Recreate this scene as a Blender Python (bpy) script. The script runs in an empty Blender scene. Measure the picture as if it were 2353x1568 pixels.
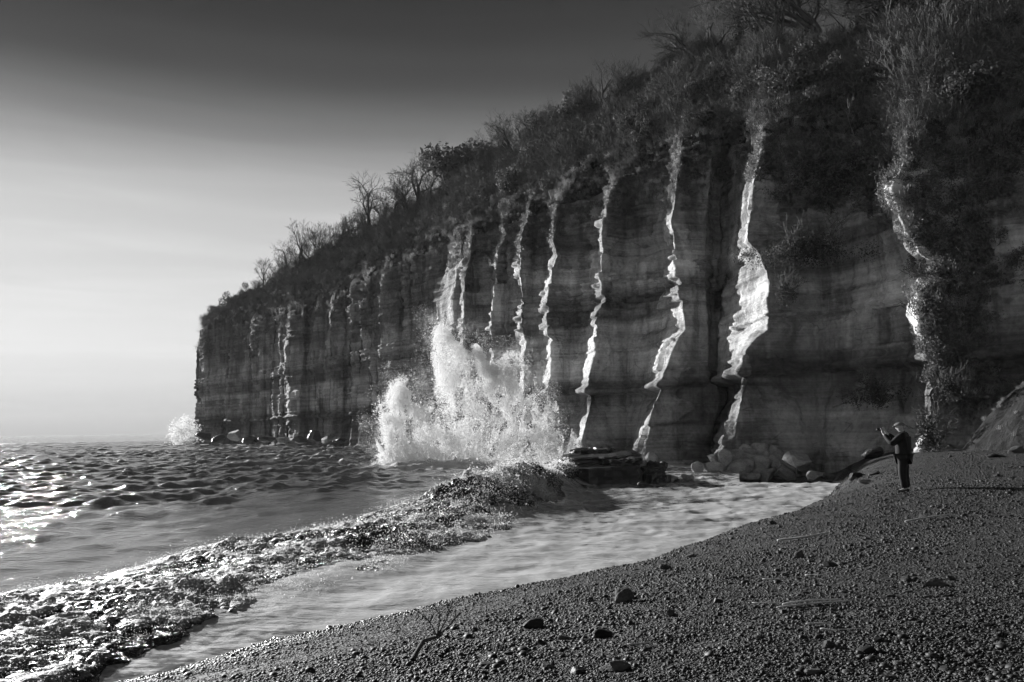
import bpy, bmesh, math, random
import numpy as np
from mathutils import Matrix, Vector, Euler

random.seed(7); rng = np.random.default_rng(7)
R = math.radians
scene = bpy.context.scene
COL = scene.collection

# ------------------------------------------------------------------ camera
FPX = 830.0; S = 1024 / 2353.0           # focal length in pixels of a 1024 wide frame
CAM_H = 3.5
cam_d = bpy.data.cameras.new('camera'); cam = bpy.data.objects.new('camera', cam_d); COL.objects.link(cam)
cam_d.sensor_width = 36.0; cam_d.lens = 36.0 * FPX / 1024
cam_d.clip_start = 0.1; cam_d.clip_end = 9000
CAM_ROT = Matrix.Rotation(R(90 + 5.9), 3, 'X') @ Matrix.Rotation(R(-0.94), 3, 'Z')
cam.matrix_world = Matrix.Translation((0, 0, CAM_H)) @ CAM_ROT.to_4x4()
scene.camera = cam
CR = np.array(CAM_ROT)

# ------------------------------------------------------------------ sky
SUN_AZ, SUN_EL = -39.6, 15.0
world = bpy.data.worlds.new('World'); scene.world = world; world.use_nodes = True
wn = world.node_tree.nodes; wl = world.node_tree.links
bg = wn['Background']
sky = wn.new('ShaderNodeTexSky'); sky.sky_type = 'NISHITA'; sky.sun_disc = False
sky.sun_elevation = R(SUN_EL); sky.sun_rotation = R(SUN_AZ); sky.air_density = 1.0; sky.dust_density = 3.0
sep = wn.new('ShaderNodeSeparateColor'); wl.new(sky.outputs[0], sep.inputs[0])
pw = wn.new('ShaderNodeMath'); pw.operation = 'POWER'; wl.new(sep.outputs[2], pw.inputs[0]); pw.inputs[1].default_value = 0.10
tc = wn.new('ShaderNodeTexCoord'); sx = wn.new('ShaderNodeSeparateXYZ'); wl.new(tc.outputs['Generated'], sx.inputs[0])
cr = wn.new('ShaderNodeValToRGB'); wl.new(sx.outputs[2], cr.inputs[0])     # the filtered, darkened upper sky of a black and white print
stops = [(0, 0.480), (0.03, 0.760), (0.092, 0.980), (0.151, 0.880), (0.211, 0.780), (0.253, 0.688), (0.29, 0.508), (0.324, 0.312), (0.376, 0.116), (0.426, 0.056), (0.472, 0.032), (0.6, 0.020), (1, 0.015)]
el = cr.color_ramp.elements
el[0].position, el[0].color = stops[0][0], (stops[0][1],) * 3 + (1,)
el[1].position, el[1].color = stops[-1][0], (stops[-1][1],) * 3 + (1,)
for p, v in stops[1:-1]:
    e = el.new(p); e.color = (v, v, v, 1)
cr.color_ramp.interpolation = 'CARDINAL'
mp = wn.new('ShaderNodeMapping'); mp.inputs['Scale'].default_value = (1.3, 1.3, 17); wl.new(tc.outputs['Generated'], mp.inputs[0])
mp.inputs['Rotation'].default_value = (0.03, 0.05, 0)
cn = wn.new('ShaderNodeTexNoise'); cn.inputs['Scale'].default_value = 2.4; cn.inputs['Detail'].default_value = 7; cn.inputs['Roughness'].default_value = .55
cn.inputs['Distortion'].default_value = .5
wl.new(mp.outputs[0], cn.inputs['Vector'])
mr = wn.new('ShaderNodeMapRange'); wl.new(cn.outputs[0], mr.inputs[0])
mr.inputs[1].default_value = .42; mr.inputs[2].default_value = .78; mr.inputs[3].default_value = 2.45; mr.inputs[4].default_value = 2.74
m1 = wn.new('ShaderNodeMath'); m1.operation = 'MULTIPLY'; wl.new(pw.outputs[0], m1.inputs[0]); wl.new(cr.outputs[0], m1.inputs[1])
m2 = wn.new('ShaderNodeMath'); m2.operation = 'MULTIPLY'; wl.new(m1.outputs[0], m2.inputs[0]); wl.new(mr.outputs[0], m2.inputs[1])
wl.new(m2.outputs[0], bg.inputs[0]); bg.inputs[1].default_value = 0.125

# ------------------------------------------------------------------ sun, exposure
sun_d = bpy.data.lights.new('sun', 'SUN'); sun = bpy.data.objects.new('sun', sun_d); COL.objects.link(sun)
sun_d.energy = 5.0; sun_d.angle = R(0.5); sun_d.color = (1, 1, 1)
SUN_V = Vector((math.sin(R(SUN_AZ)) * math.cos(R(SUN_EL)), math.cos(R(SUN_AZ)) * math.cos(R(SUN_EL)), math.sin(R(SUN_EL))))
sun.rotation_euler = SUN_V.to_track_quat('Z', 'Y').to_euler()
vs = scene.view_settings; vs.view_transform = 'Standard'; vs.look = 'None'; vs.gamma = 1; vs.use_curve_mapping = False
vs.exposure = 1.0
scene.render.engine = 'CYCLES'
cy = scene.cycles
cy.use_denoising = True; cy.use_adaptive_sampling = True; cy.adaptive_threshold = .03; cy.adaptive_min_samples = 24
cy.max_bounces = 8; cy.diffuse_bounces = 3; cy.glossy_bounces = 3; cy.transmission_bounces = 6; cy.transparent_max_bounces = 24; cy.volume_bounces = 0
cy.sample_clamp_indirect = 4.0; cy.caustics_reflective = False; cy.caustics_refractive = False

# ------------------------------------------------------------------ helpers
def at(px, py, D):
    """world point at depth D (metres along +Y) seen at a position of the photograph (2353 px wide)"""
    px = np.asarray(px, float) * S; py = np.asarray(py, float) * S; D = np.asarray(D, float)
    v = np.stack(np.broadcast_arrays((px - 512) / FPX, -(py - 341) / FPX, -np.ones_like(px * py)), -1)
    w = v @ CR.T
    k = D / w[..., 1]
    p = w * k[..., None]; p[..., 2] += CAM_H
    return p
def to_px(P):
    P = np.asarray(P, float) - np.array([0, 0, CAM_H]); v = P @ CR
    return np.stack([(512 + FPX * v[..., 0] / -v[..., 2]) / S, (341 - FPX * v[..., 1] / -v[..., 2]) / S], -1)

def _hash(ix, iy, iz):
    h = (ix.astype(np.int64) * 374761393 + iy.astype(np.int64) * 668265263 + iz.astype(np.int64) * 2147483647) & 0xFFFFFFFF
    h = ((h ^ (h >> 13)) * 1274126177) & 0xFFFFFFFF
    h = ((h ^ (h >> 16)) * 2246822519) & 0xFFFFFFFF
    return ((h ^ (h >> 15)) & 0xFFFFFF) / float(0xFFFFFF)
def vn(x, y, z):
    x, y, z = np.broadcast_arrays(np.asarray(x, float), np.asarray(y, float), np.asarray(z, float))
    ix, iy, iz = np.floor(x), np.floor(y), np.floor(z)
    fx, fy, fz = x - ix, y - iy, z - iz
    fx = fx * fx * fx * (fx * (fx * 6 - 15) + 10); fy = fy * fy * fy * (fy * (fy * 6 - 15) + 10); fz = fz * fz * fz * (fz * (fz * 6 - 15) + 10)
    o = 0
    for a in (0, 1):
        wa = fx if a else 1 - fx
        for b in (0, 1):
            wb = fy if b else 1 - fy
            for c in (0, 1):
                o = o + wa * wb * (fz if c else 1 - fz) * _hash(ix + a, iy + b, iz + c)
    return o * 2 - 1
def fbm(x, y, z, octv=5, gain=.5, lac=2.03):
    o = 0; a = 1; t = 0
    for k in range(octv):
        o = o + a * vn(x + k * 17.3, y + k * 9.1, z + k * 5.7); t += a; a *= gain
        x, y, z = x * lac, y * lac, z * lac
    return o / t
def billow(x, y, z, octv=4, gain=.55):
    o = 0; a = 1; t = 0
    for k in range(octv):
        o = o + a * np.abs(vn(x + k * 7.7, y + k * 3.1, z)); t += a; a *= gain
        x, y, z = x * 2.07, y * 2.07, z * 2.07
    return o / t
def sstep(a, b, x):
    t = np.clip((x - a) / (b - a), 0, 1); return t * t * (3 - 2 * t)

def raw_mesh(name, V, F, mat=None, smooth=True):
    """V (n,3); F (m,3) or (m,4) index array, or a list of faces"""
    me = bpy.data.meshes.new(name)
    V = np.ascontiguousarray(V, np.float32)
    if isinstance(F, np.ndarray):
        m, k = F.shape
        me.vertices.add(len(V)); me.vertices.foreach_set('co', V.ravel())
        me.loops.add(m * k); me.loops.foreach_set('vertex_index', np.ascontiguousarray(F, np.int32).ravel())
        me.polygons.add(m); me.polygons.foreach_set('loop_start', np.arange(m, dtype=np.int32) * k)
        try: me.polygons.foreach_set('loop_total', np.full(m, k, np.int32))
        except Exception: pass
        me.update(calc_edges=True)
    else:
        me.from_pydata(V.tolist(), [], F); me.update()
    if smooth and len(me.polygons):
        me.polygons.foreach_set('use_smooth', np.ones(len(me.polygons), bool))
    if mat: me.materials.append(mat)
    return me
def link(name, me, parent=None, loc=None):
    o = bpy.data.objects.new(name, me); COL.objects.link(o)
    if parent: o.parent = parent
    if loc is not None: o.location = loc
    return o
def empty(name, loc, rz=0.0, sc=1.0):
    o = bpy.data.objects.new(name, None); COL.objects.link(o); o.location = loc; o.rotation_euler = (0, 0, rz); o.scale = (sc,) * 3
    o.empty_display_size = .2
    return o
def tag(o, label=None, cat=None, group=None, kind=None):
    if label: o['label'] = label
    if cat: o['category'] = cat
    if group: o['group'] = group
    if kind: o['kind'] = kind
    return o
def grid_faces(nu, nv):
    i = np.arange(nu * nv).reshape(nu, nv)
    return np.stack([i[:-1, :-1], i[1:, :-1], i[1:, 1:], i[:-1, 1:]], -1).reshape(-1, 4)
def attr(me, name, vals):
    a = me.attributes.new(name, 'FLOAT', 'POINT'); a.data.foreach_set('value', np.ascontiguousarray(vals, np.float32).ravel())

# ------------------------------------------------------------------ materials
def g(v): return (v, v, v, 1)
class Mat:
    def __init__(s, name, base=.2, rough=.8, spec=.3):
        s.m = bpy.data.materials.new(name); s.m.use_nodes = True
        s.n = s.m.node_tree.nodes; s.l = s.m.node_tree.links
        s.b = s.n['Principled BSDF']; s.out = s.n['Material Output']
        s.b.inputs['Base Color'].default_value = g(base); s.b.inputs['Roughness'].default_value = rough
        s.b.inputs['Specular IOR Level'].default_value = spec
    def pos(s, scale=(1, 1, 1), rot=(0, 0, 0), obj=False):
        if obj: t = s.n.new('ShaderNodeTexCoord'); src = t.outputs['Object']
        else: t = s.n.new('ShaderNodeNewGeometry'); src = t.outputs['Position']
        m = s.n.new('ShaderNodeMapping'); m.inputs['Scale'].default_value = scale; m.inputs['Rotation'].default_value = rot
        s.l.new(src, m.inputs[0]); return m.outputs[0]
    def noise(s, vec, scale=1, detail=4, rough=.55, dist=0):
        t = s.n.new('ShaderNodeTexNoise'); s.l.new(vec, t.inputs['Vector'])
        t.inputs['Scale'].default_value = scale; t.inputs['Detail'].default_value = detail; t.inputs['Roughness'].default_value = rough; t.inputs['Distortion'].default_value = dist
        return t.outputs[0]
    def vor(s, vec, scale=1, feature='F1'):
        t = s.n.new('ShaderNodeTexVoronoi'); t.feature = feature; s.l.new(vec, t.inputs['Vector']); t.inputs['Scale'].default_value = scale
        return t.outputs[0]
    def rng(s, v, a, b, c, d):
        t = s.n.new('ShaderNodeMapRange'); s.l.new(v, t.inputs[0])
        for i, x in enumerate((a, b, c, d)): t.inputs[i + 1].default_value = x
        return t.outputs[0]
    def math(s, op, a, b=None):
        t = s.n.new('ShaderNodeMath'); t.operation = op
        for i, x in enumerate((a, b)):
            if x is None: continue
            if isinstance(x, (int, float)): t.inputs[i].default_value = x
            else: s.l.new(x, t.inputs[i])
        return t.outputs[0]
    def mix(s, f, a, b):
        t = s.n.new('ShaderNodeMix'); t.data_type = 'FLOAT'
        for i, x in ((0, f), (2, a), (3, b)):
            if isinstance(x, (int, float)): t.inputs[i].default_value = x
            else: s.l.new(x, t.inputs[i])
        return t.outputs[0]
    def attr(s, name):
        t = s.n.new('ShaderNodeAttribute'); t.attribute_name = name; return t.outputs['Fac']
    def rand(s):
        return s.n.new('ShaderNodeObjectInfo').outputs['Random']
    def color(s, v): s.l.new(v, s.b.inputs['Base Color'])
    def rough(s, v): s.l.new(v, s.b.inputs['Roughness'])
    def bump(s, h, strength=.5, dist=.1, prev=None):
        t = s.n.new('ShaderNodeBump'); t.inputs['Strength'].default_value = strength; t.inputs['Distance'].default_value = dist
        s.l.new(h, t.inputs['Height'])
        if prev is not None: s.l.new(prev, t.inputs['Normal'])
        s.l.new(t.outputs[0], s.b.inputs['Normal']); return t.outputs[0]

def make_rock():
    m = Mat('cliff_rock', .2, .85, .25)
    big = m.noise(m.pos((.09, .09, .10)), 1.4, 7, .66, .4)
    strat = m.noise(m.pos((.03, .03, 1.1)), 1.5, 6, .65)
    stratf = m.noise(m.pos((.08, .08, 5.0)), 1.6, 4, .6)
    streak = m.noise(m.pos((.5, .5, .045)), 1.0, 6, .65, .8)
    fine = m.noise(m.pos((1, 1, 1)), 3.2, 6, .65)
    v = m.rng(big, .40, .58, .17, .46)
    v = m.math('MULTIPLY', v, m.rng(strat, .32, .68, .6, 1.4))
    v = m.math('MULTIPLY', v, m.rng(stratf, .3, .7, .85, 1.15))
    v = m.math('MULTIPLY', v, m.rng(streak, .38, .52, .5, 1.08))
    v = m.math('MULTIPLY', v, m.rng(fine, .25, .75, .6, 1.4))
    v = m.math('MULTIPLY', v, m.attr('tone')); v = m.math('DIVIDE', v, m.math('ADD', m.math('MULTIPLY', v, .6), .9))                     # each bed and block has its own shade of stone; far backlit darkness painted in
    ck = m.vor(m.pos((.35, .35, .9)), 1.0, 'DISTANCE_TO_EDGE'); ck2 = m.noise(m.pos(), .5, 3, .5)
    ckm = m.math('MULTIPLY', m.rng(ck, 0, .035, 1, 0), m.rng(ck2, .54, .62, 0, .5))      # open joints
    v = m.math('MULTIPLY', v, m.math('SUBTRACT', 1.0, ckm))
    m.color(v)
    n1 = m.bump(strat, .8, .4)
    n2 = m.bump(stratf, .6, .12, n1)
    m.bump(fine, 1.0, .14, n2)
    return m.m
M_ROCK = make_rock()

def make_boulder(name, lo, hi, rough=.8):
    m = Mat(name, .2, rough, .3)
    n = m.noise(m.pos((1, 1, 1)), 2.2, 6, .65); f = m.noise(m.pos((1, 1, 3)), 9, 5, .6)
    m.color(m.math('MULTIPLY', m.rng(n, .3, .7, lo, hi), m.rng(f, .3, .7, .7, 1.3)))
    m.bump(f, .6, .04, m.bump(n, .5, .1)); return m.m
M_BOULDER = make_boulder('boulder_rock', .2, .45)
M_STONE = make_boulder('beach_stone_rock', .035, .10)
M_WET = make_boulder('wet_dark_rock', .02, .06, .35)

def make_soil():
    m = Mat('scrub_soil', .05, .95, .1)
    n = m.noise(m.pos(), .35, 6, .65); f = m.noise(m.pos((1, 1, .5)), 2.5, 6, .7)
    m.color(m.math('MULTIPLY', m.rng(n, .3, .7, .02, .06), m.rng(f, .3, .7, .5, 1.5)))
    m.bump(f, .9, .5); return m.m
M_SOIL = make_soil()

def make_bark(name, lo, hi):
    m = Mat(name, .06, .85, .25)
    n = m.noise(m.pos(obj=True), 3, 4, .6); m.color(m.rng(n, .3, .7, lo, hi)); return m.m
M_BARK = make_bark('bare_branch_bark', .03, .075)
M_PALE = make_bark('pale_dead_bark', .10, .22)
M_TWIG = make_bark('scrub_twig_bark', .045, .14)
def make_leaf(name, lo, hi, rough=.6):
    m = Mat(name, .05, rough, .3)
    n = m.noise(m.pos(), 1.3, 3, .6); m.color(m.math('MULTIPLY', m.rng(n, .3, .7, lo, hi), m.rng(m.rand(), 0, 1, .6, 1.4)))
    tr = m.n.new('ShaderNodeBsdfTranslucent'); tr.inputs[0].default_value = g((lo + hi) * .45)
    ad = m.n.new('ShaderNodeAddShader'); m.l.new(m.b.outputs[0], ad.inputs[0]); m.l.new(tr.outputs[0], ad.inputs[1]); m.l.new(ad.outputs[0], m.out.inputs[0])
    return m.m
M_LEAF = make_leaf('ivy_leaf', .03, .10)
M_EVER = make_leaf('evergreen_leaf', .015, .04, .75)
M_GRASS = make_leaf('dry_grass', .10, .22, .7)

def make_beach():
    m = Mat('shingle', .05, .7, .4)
    v1 = m.vor(m.pos((1, 1, 1)), 26); v2 = m.vor(m.pos((1, 1.0, 1)), 11)
    n = m.noise(m.pos(), .5, 5, .6); c = m.noise(m.pos(), 14, 5, .7)
    m.color(m.math('MULTIPLY', m.rng(c, .3, .75, .005, .03), m.rng(n, .3, .7, .6, 1.3)))
    sp = m.n.new('ShaderNodeSeparateXYZ'); m.l.new(m.pos(), sp.inputs[0])
    m.rough(m.rng(sp.outputs[2], .25, .8, .22, .7))
    n1 = m.bump(v2, .9, .05); m.bump(v1, 1.0, .035, n1); return m.m
M_BEACH = make_beach()
def make_pebble():
    m = Mat('pebble_stone', .06, .6, .4)
    r = m.rand(); n = m.noise(m.pos(), 30, 3, .6)
    p = m.math('POWER', r, 2.2)
    m.color(m.math('MULTIPLY', m.rng(p, 0, 1, .004, .03), m.rng(n, .3, .7, .75, 1.25)))
    sp = m.n.new('ShaderNodeSeparateXYZ'); m.l.new(m.pos(), sp.inputs[0])
    m.rough(m.rng(sp.outputs[2], .3, .9, .16, .62))                 # wet and glossy by the water
    return m.m
M_PEBBLE = make_pebble()

def make_water():
    m = Mat('sea_water', .03, .09, .5)
    m.b.inputs['IOR'].default_value = 1.333
    foam = m.attr('foam'); calm = m.attr('calm')
    n = m.noise(m.pos((1, 1, 1), (0, 0, .5)), .9, 8, .68, .6)
    n2 = m.noise(m.pos((.5, 1.6, 1), (0, 0, -.15)), 2.2, 8, .7, .4)
    wv = m.n.new('ShaderNodeVectorMath'); wv.operation = 'ADD'; wn_ = m.n.new('ShaderNodeTexNoise'); wn_.inputs['Scale'].default_value = .8; wn_.inputs['Detail'].default_value = 4
    m.l.new(m.pos(), wn_.inputs['Vector']); m.l.new(m.pos((.55, .9, 1), (0, 0, -.2)), wv.inputs[0]); m.l.new(wn_.outputs['Color'], wv.inputs[1])
    lace = m.vor(wv.outputs[0], 1.9); lace2 = m.vor(wv.outputs[0], 6.5)
    th = m.math('ADD', foam, m.math('MULTIPLY', m.math('SUBTRACT', n2, .5), .9))
    th = m.math('ADD', th, m.math('MULTIPLY', m.math('SUBTRACT', lace, .42), .34)); th = m.math('ADD', th, m.math('MULTIPLY', m.math('SUBTRACT', lace2, .4), .22))
    msk = m.rng(th, .44, .66, 0, 1)
    m.color(m.mix(msk, .19, m.rng(n, .3, .7, .34, .54)))
    m.rough(m.mix(msk, .07, .65))
    rip = m.noise(m.pos((1, 1, 1), (0, 0, .6)), 1.6, 9, .62, .3)
    rip2 = m.noise(m.pos((.6, 2.0, 1), (0, 0, -.1)), 3.0, 6, .6, .2)
    b1 = m.n.new('ShaderNodeBump'); b1.inputs['Distance'].default_value = .35
    m.l.new(m.rng(calm, 0, 1, .55, .10), b1.inputs['Strength']); m.l.new(rip, b1.inputs['Height'])
    b2 = m.n.new('ShaderNodeBump'); b2.inputs['Distance'].default_value = .05; b2.inputs['Strength'].default_value = .6
    m.l.new(rip2, b2.inputs['Height']); m.l.new(b1.outputs[0], b2.inputs['Normal']); m.l.new(b2.outputs[0], m.b.inputs['Normal'])
    return m.m
M_WATER = make_water()
def make_foam():
    m = Mat('breaker_foam', .5, .5, .4)
    h = m.attr('crest'); n = m.noise(m.pos(), 5, 8, .7, .5); f = m.noise(m.pos(), 24, 5, .7)
    th = m.math('ADD', h, m.math('MULTIPLY', m.math('SUBTRACT', n, .5), .9))
    msk = m.rng(th, .44, .68, 0, 1)
    m.color(m.mix(msk, .025, m.rng(f, .3, .7, .20, .44)))
    m.rough(m.mix(msk, .12, .6))
    m.bump(f, .8, .05, m.bump(n, .7, .12))
    tr = m.n.new('ShaderNodeBsdfTranslucent'); m.l.new(m.mix(msk, 0.0, .11), tr.inputs[0])
    ad = m.n.new('ShaderNodeAddShader'); m.l.new(m.b.outputs[0], ad.inputs[0]); m.l.new(tr.outputs[0], ad.inputs[1]); m.l.new(ad.outputs[0], m.out.inputs[0])
    return m.m
M_FOAM = make_foam()
def make_spray(name, dif, tra, clear):
    m = bpy.data.materials.new(name); m.use_nodes = True; n = m.node_tree.nodes; l = m.node_tree.links
    for x in list(n):
        if x.type != 'OUTPUT_MATERIAL': n.remove(x)
    o = [x for x in n if x.type == 'OUTPUT_MATERIAL'][0]
    d = n.new('ShaderNodeBsdfDiffuse'); d.inputs[0].default_value = g(dif)
    t = n.new('ShaderNodeBsdfTranslucent'); t.inputs[0].default_value = g(tra)
    a = n.new('ShaderNodeAddShader'); l.new(d.outputs[0], a.inputs[0]); l.new(t.outputs[0], a.inputs[1])
    c = n.new('ShaderNodeBsdfTransparent'); mx = n.new('ShaderNodeMixShader'); mx.inputs[0].default_value = clear
    l.new(a.outputs[0], mx.inputs[1]); l.new(c.outputs[0], mx.inputs[2]); l.new(mx.outputs[0], o.inputs[0])
    return m
M_MIST = make_spray('fine_mist', .40, .50, .55)
M_SPRAY = make_spray('spray_droplets', .36, .46, .35)

# ------------------------------------------------------------------ geometry-node scatter of uncountable stuff
def scatter(name, pts, rot, scl, sources, idx):
    me = bpy.data.meshes.new(name); me.vertices.add(len(pts)); me.vertices.foreach_set('co', np.ascontiguousarray(pts, np.float32).ravel())
    a = me.attributes.new('rot', 'FLOAT_VECTOR', 'POINT'); a.data.foreach_set('vector', np.ascontiguousarray(rot, np.float32).ravel())
    a = me.attributes.new('scl', 'FLOAT_VECTOR', 'POINT'); a.data.foreach_set('vector', np.ascontiguousarray(scl, np.float32).ravel())
    a = me.attributes.new('idx', 'INT', 'POINT'); a.data.foreach_set('value', np.ascontiguousarray(idx, np.int32))
    ob = link(name, me)
    c = bpy.data.collections.new(name + '_source')
    for k, s in enumerate(sources):
        so = bpy.data.objects.new('%s_source_%02d' % (name, k), s); c.objects.link(so)
    ng = bpy.data.node_groups.new(name + '_scatter', 'GeometryNodeTree')
    ng.interface.new_socket('Geometry', in_out='INPUT', socket_type='NodeSocketGeometry')
    ng.interface.new_socket('Geometry', in_out='OUTPUT', socket_type='NodeSocketGeometry')
    N = ng.nodes; L = ng.links
    gi = N.new('NodeGroupInput'); go = N.new('NodeGroupOutput')
    iop = N.new('GeometryNodeInstanceOnPoints'); ci = N.new('GeometryNodeCollectionInfo')
    ci.inputs['Collection'].default_value = c; ci.inputs['Separate Children'].default_value = True; ci.inputs['Reset Children'].default_value = True
    def na(n, t):
        x = N.new('GeometryNodeInputNamedAttribute'); x.data_type = t; x.inputs['Name'].default_value = n; return x.outputs['Attribute']
    e2r = N.new('FunctionNodeEulerToRotation'); L.new(na('rot', 'FLOAT_VECTOR'), e2r.inputs[0])
    L.new(gi.outputs[0], iop.inputs['Points']); L.new(ci.outputs[0], iop.inputs['Instance'])
    iop.inputs['Pick Instance'].default_value = True
    L.new(na('idx', 'INT'), iop.inputs['Instance Index']); L.new(e2r.outputs[0], iop.inputs['Rotation']); L.new(na('scl', 'FLOAT_VECTOR'), iop.inputs['Scale'])
    L.new(iop.outputs[0], go.inputs[0])
    md = ob.modifiers.new('scatter', 'NODES'); md.node_group = ng
    return ob
def droplets(name, pts, rad, mat):
    me = bpy.data.meshes.new(name); me.vertices.add(len(pts)); me.vertices.foreach_set('co', np.ascontiguousarray(pts, np.float32).ravel())
    attr(me, 'rad', rad); ob = link(name, me)
    ng = bpy.data.node_groups.new(name + '_points', 'GeometryNodeTree')
    ng.interface.new_socket('Geometry', in_out='INPUT', socket_type='NodeSocketGeometry')
    ng.interface.new_socket('Geometry', in_out='OUTPUT', socket_type='NodeSocketGeometry')
    N = ng.nodes; L = ng.links
    gi = N.new('NodeGroupInput'); go = N.new('NodeGroupOutput'); mp_ = N.new('GeometryNodeMeshToPoints'); sm = N.new('GeometryNodeSetMaterial')
    x = N.new('GeometryNodeInputNamedAttribute'); x.data_type = 'FLOAT'; x.inputs['Name'].default_value = 'rad'
    L.new(gi.outputs[0], mp_.inputs[0]); L.new(x.outputs['Attribute'], mp_.inputs['Radius']); L.new(mp_.outputs[0], sm.inputs[0])
    sm.inputs['Material'].default_value = mat; L.new(sm.outputs[0], go.inputs[0])
    md = ob.modifiers.new('points', 'NODES'); md.node_group = ng; me.materials.append(mat)
    return ob

# ================================================================== THE CLIFF
def dav(x): return np.interp(x, [450, 575, 700, 850, 1000], [240, 210, 182, 158, 141])
def edge(d): k = sorted(d); return (k, [d[i] for i in k])
corners = [   # depth at the foot, outline {image height: image x}, right to left
 (39, {0: 2900}), (43.5, {0: 2520}), (46.3, {0: 2330}),
 (47.6, {300: 2230, 700: 2210, 900: 2228, 1000: 2240}),
 (49, {380: 2075, 440: 2055, 500: 2070, 560: 2088, 600: 2108, 625: 2142, 665: 2146, 700: 2112, 800: 2118, 850: 2132, 880: 2132, 905: 2125, 930: 2118, 1000: 2120}),
 (54, {380: 2040, 440: 2038, 560: 2058, 640: 2080, 720: 2085, 850: 2090, 890: 2085, 930: 2128, 1000: 2145}),
 (57.5, {300: 2010, 500: 1985, 800: 1970, 1000: 1985}),
 (61, {300: 1900, 1000: 1890}),
 (60, {330: 1745, 400: 1728, 460: 1720, 540: 1713, 575: 1722, 600: 1748, 650: 1762, 720: 1764, 780: 1768, 800: 1740, 830: 1714, 900: 1702, 1000: 1698}),
 (72, {330: 1722, 460: 1700, 560: 1688, 600: 1690, 700: 1682, 800: 1676, 900: 1672, 1000: 1670}),
 (79, {0: 1652}), (78.5, {0: 1636}),
 (74.5, {330: 1632, 500: 1621, 700: 1624, 800: 1630, 1000: 1640}),
 (73.5, {330: 1562, 400: 1551, 460: 1547, 520: 1540, 600: 1552, 660: 1561, 720: 1568, 775: 1578, 800: 1560, 850: 1540, 950: 1500, 1050: 1485}),
 (82, {330: 1548, 450: 1533, 520: 1524, 600: 1536, 680: 1532, 760: 1496, 850: 1484, 950: 1474, 1050: 1464}),
 (84.5, {0: 1440}),
 (82.5, {420: 1415, 450: 1396, 480: 1389, 560: 1385, 640: 1382, 690: 1390, 720: 1384, 760: 1367, 830: 1372, 900: 1352, 1000: 1344}),
 (90, {420: 1409, 480: 1384, 560: 1380, 640: 1377, 690: 1383, 760: 1357, 900: 1342, 1000: 1335}),
 (92, {0: 1310}),
 (91, {440: 1292, 480: 1275, 560: 1268, 598: 1280, 620: 1268, 650: 1262, 720: 1257, 786: 1257, 796: 1270, 880: 1270, 900: 1262, 1000: 1258}),
 (102, {440: 1280, 480: 1267, 560: 1261, 600: 1264, 650: 1255, 786: 1250, 796: 1248, 880: 1246, 1000: 1246}),
 (103, {0: 1224}),
 (101, {470: 1222, 520: 1203, 560: 1194, 650: 1194, 700: 1202, 760: 1196, 800: 1210, 1000: 1204}),
 (109, {470: 1219, 520: 1200, 560: 1191, 650: 1191, 700: 1198, 760: 1192, 1000: 1199}),
 (112, {0: 1162}), (111, {540: 1156, 620: 1140, 700: 1134, 800: 1132, 1000: 1138}), (119, {540: 1152, 620: 1135, 700: 1130, 800: 1127, 1000: 1133}),
 (120, {0: 1092}), (118, {560: 1084, 640: 1070, 720: 1066, 1000: 1074}), (126, {560: 1076, 640: 1062, 720: 1060, 1000: 1064}),
 (126, {600: 1056, 700: 1046, 800: 1040, 1000: 1040}), (138, {600: 1030, 700: 1010, 800: 1004, 1000: 1000}),
]
x = 992.0; k = 0
while x > 462:
    w = float(np.interp(x, [450, 1000], [11, 27])) * random.choice([.4, .5, .7, .9, 1.1, 1.5, 2.1])
    amp = (dav(x - w) - dav(x)) * random.choice([.1, .2, .4, .7, .95]) * float(np.interp(x, [450, 750, 980], [.55, .8, 1.0])) + .2
    wob = [random.uniform(-.28, .28) * w for _ in range(6)]
    for i in range(1, 6): wob[i] += .6 * wob[i - 1]
    ys = [560, 660, 740, 820, 900, 990]
    corners.append((float(dav(x)) - amp * .3, {a: x + b for a, b in zip(ys, wob)}))
    xe = x - w
    corners.append((float(dav(xe)) - amp, {a: xe + 3 + b for a, b in zip(ys, wob[::-1])}))
    corners.append((float(dav(xe)) + amp * .2, {a: xe + b for a, b in zip(ys, wob[::-1])}))
    x = xe - 1.0
corners += [(239, {725: 474, 760: 466, 800: 455, 850: 449, 930: 451, 1000: 448}), (250, {725: 480, 760: 472, 850: 456, 1000: 455}), (285, {0: 500})]
RT_X = [440, 450, 520, 600, 720, 870, 1016, 1196, 1290, 1400, 1550, 1640, 1700, 1800, 2000, 2100, 2220, 2353, 2900]
RT_Y = [765, 762, 748, 735, 712, 625, 560, 500, 462, 428, 335, 318, 318, 290, 285, 310, 330, 300, 250]
RD_X = [440, 460, 520, 600, 700, 860, 950, 1060, 1250, 1430, 1560, 1700, 1950, 2100, 2353, 2900]
RD_Y = [765, 748, 706, 662, 596, 520, 480, 408, 305, 245, 160, 112, 104, 40, -60, -200]

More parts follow.
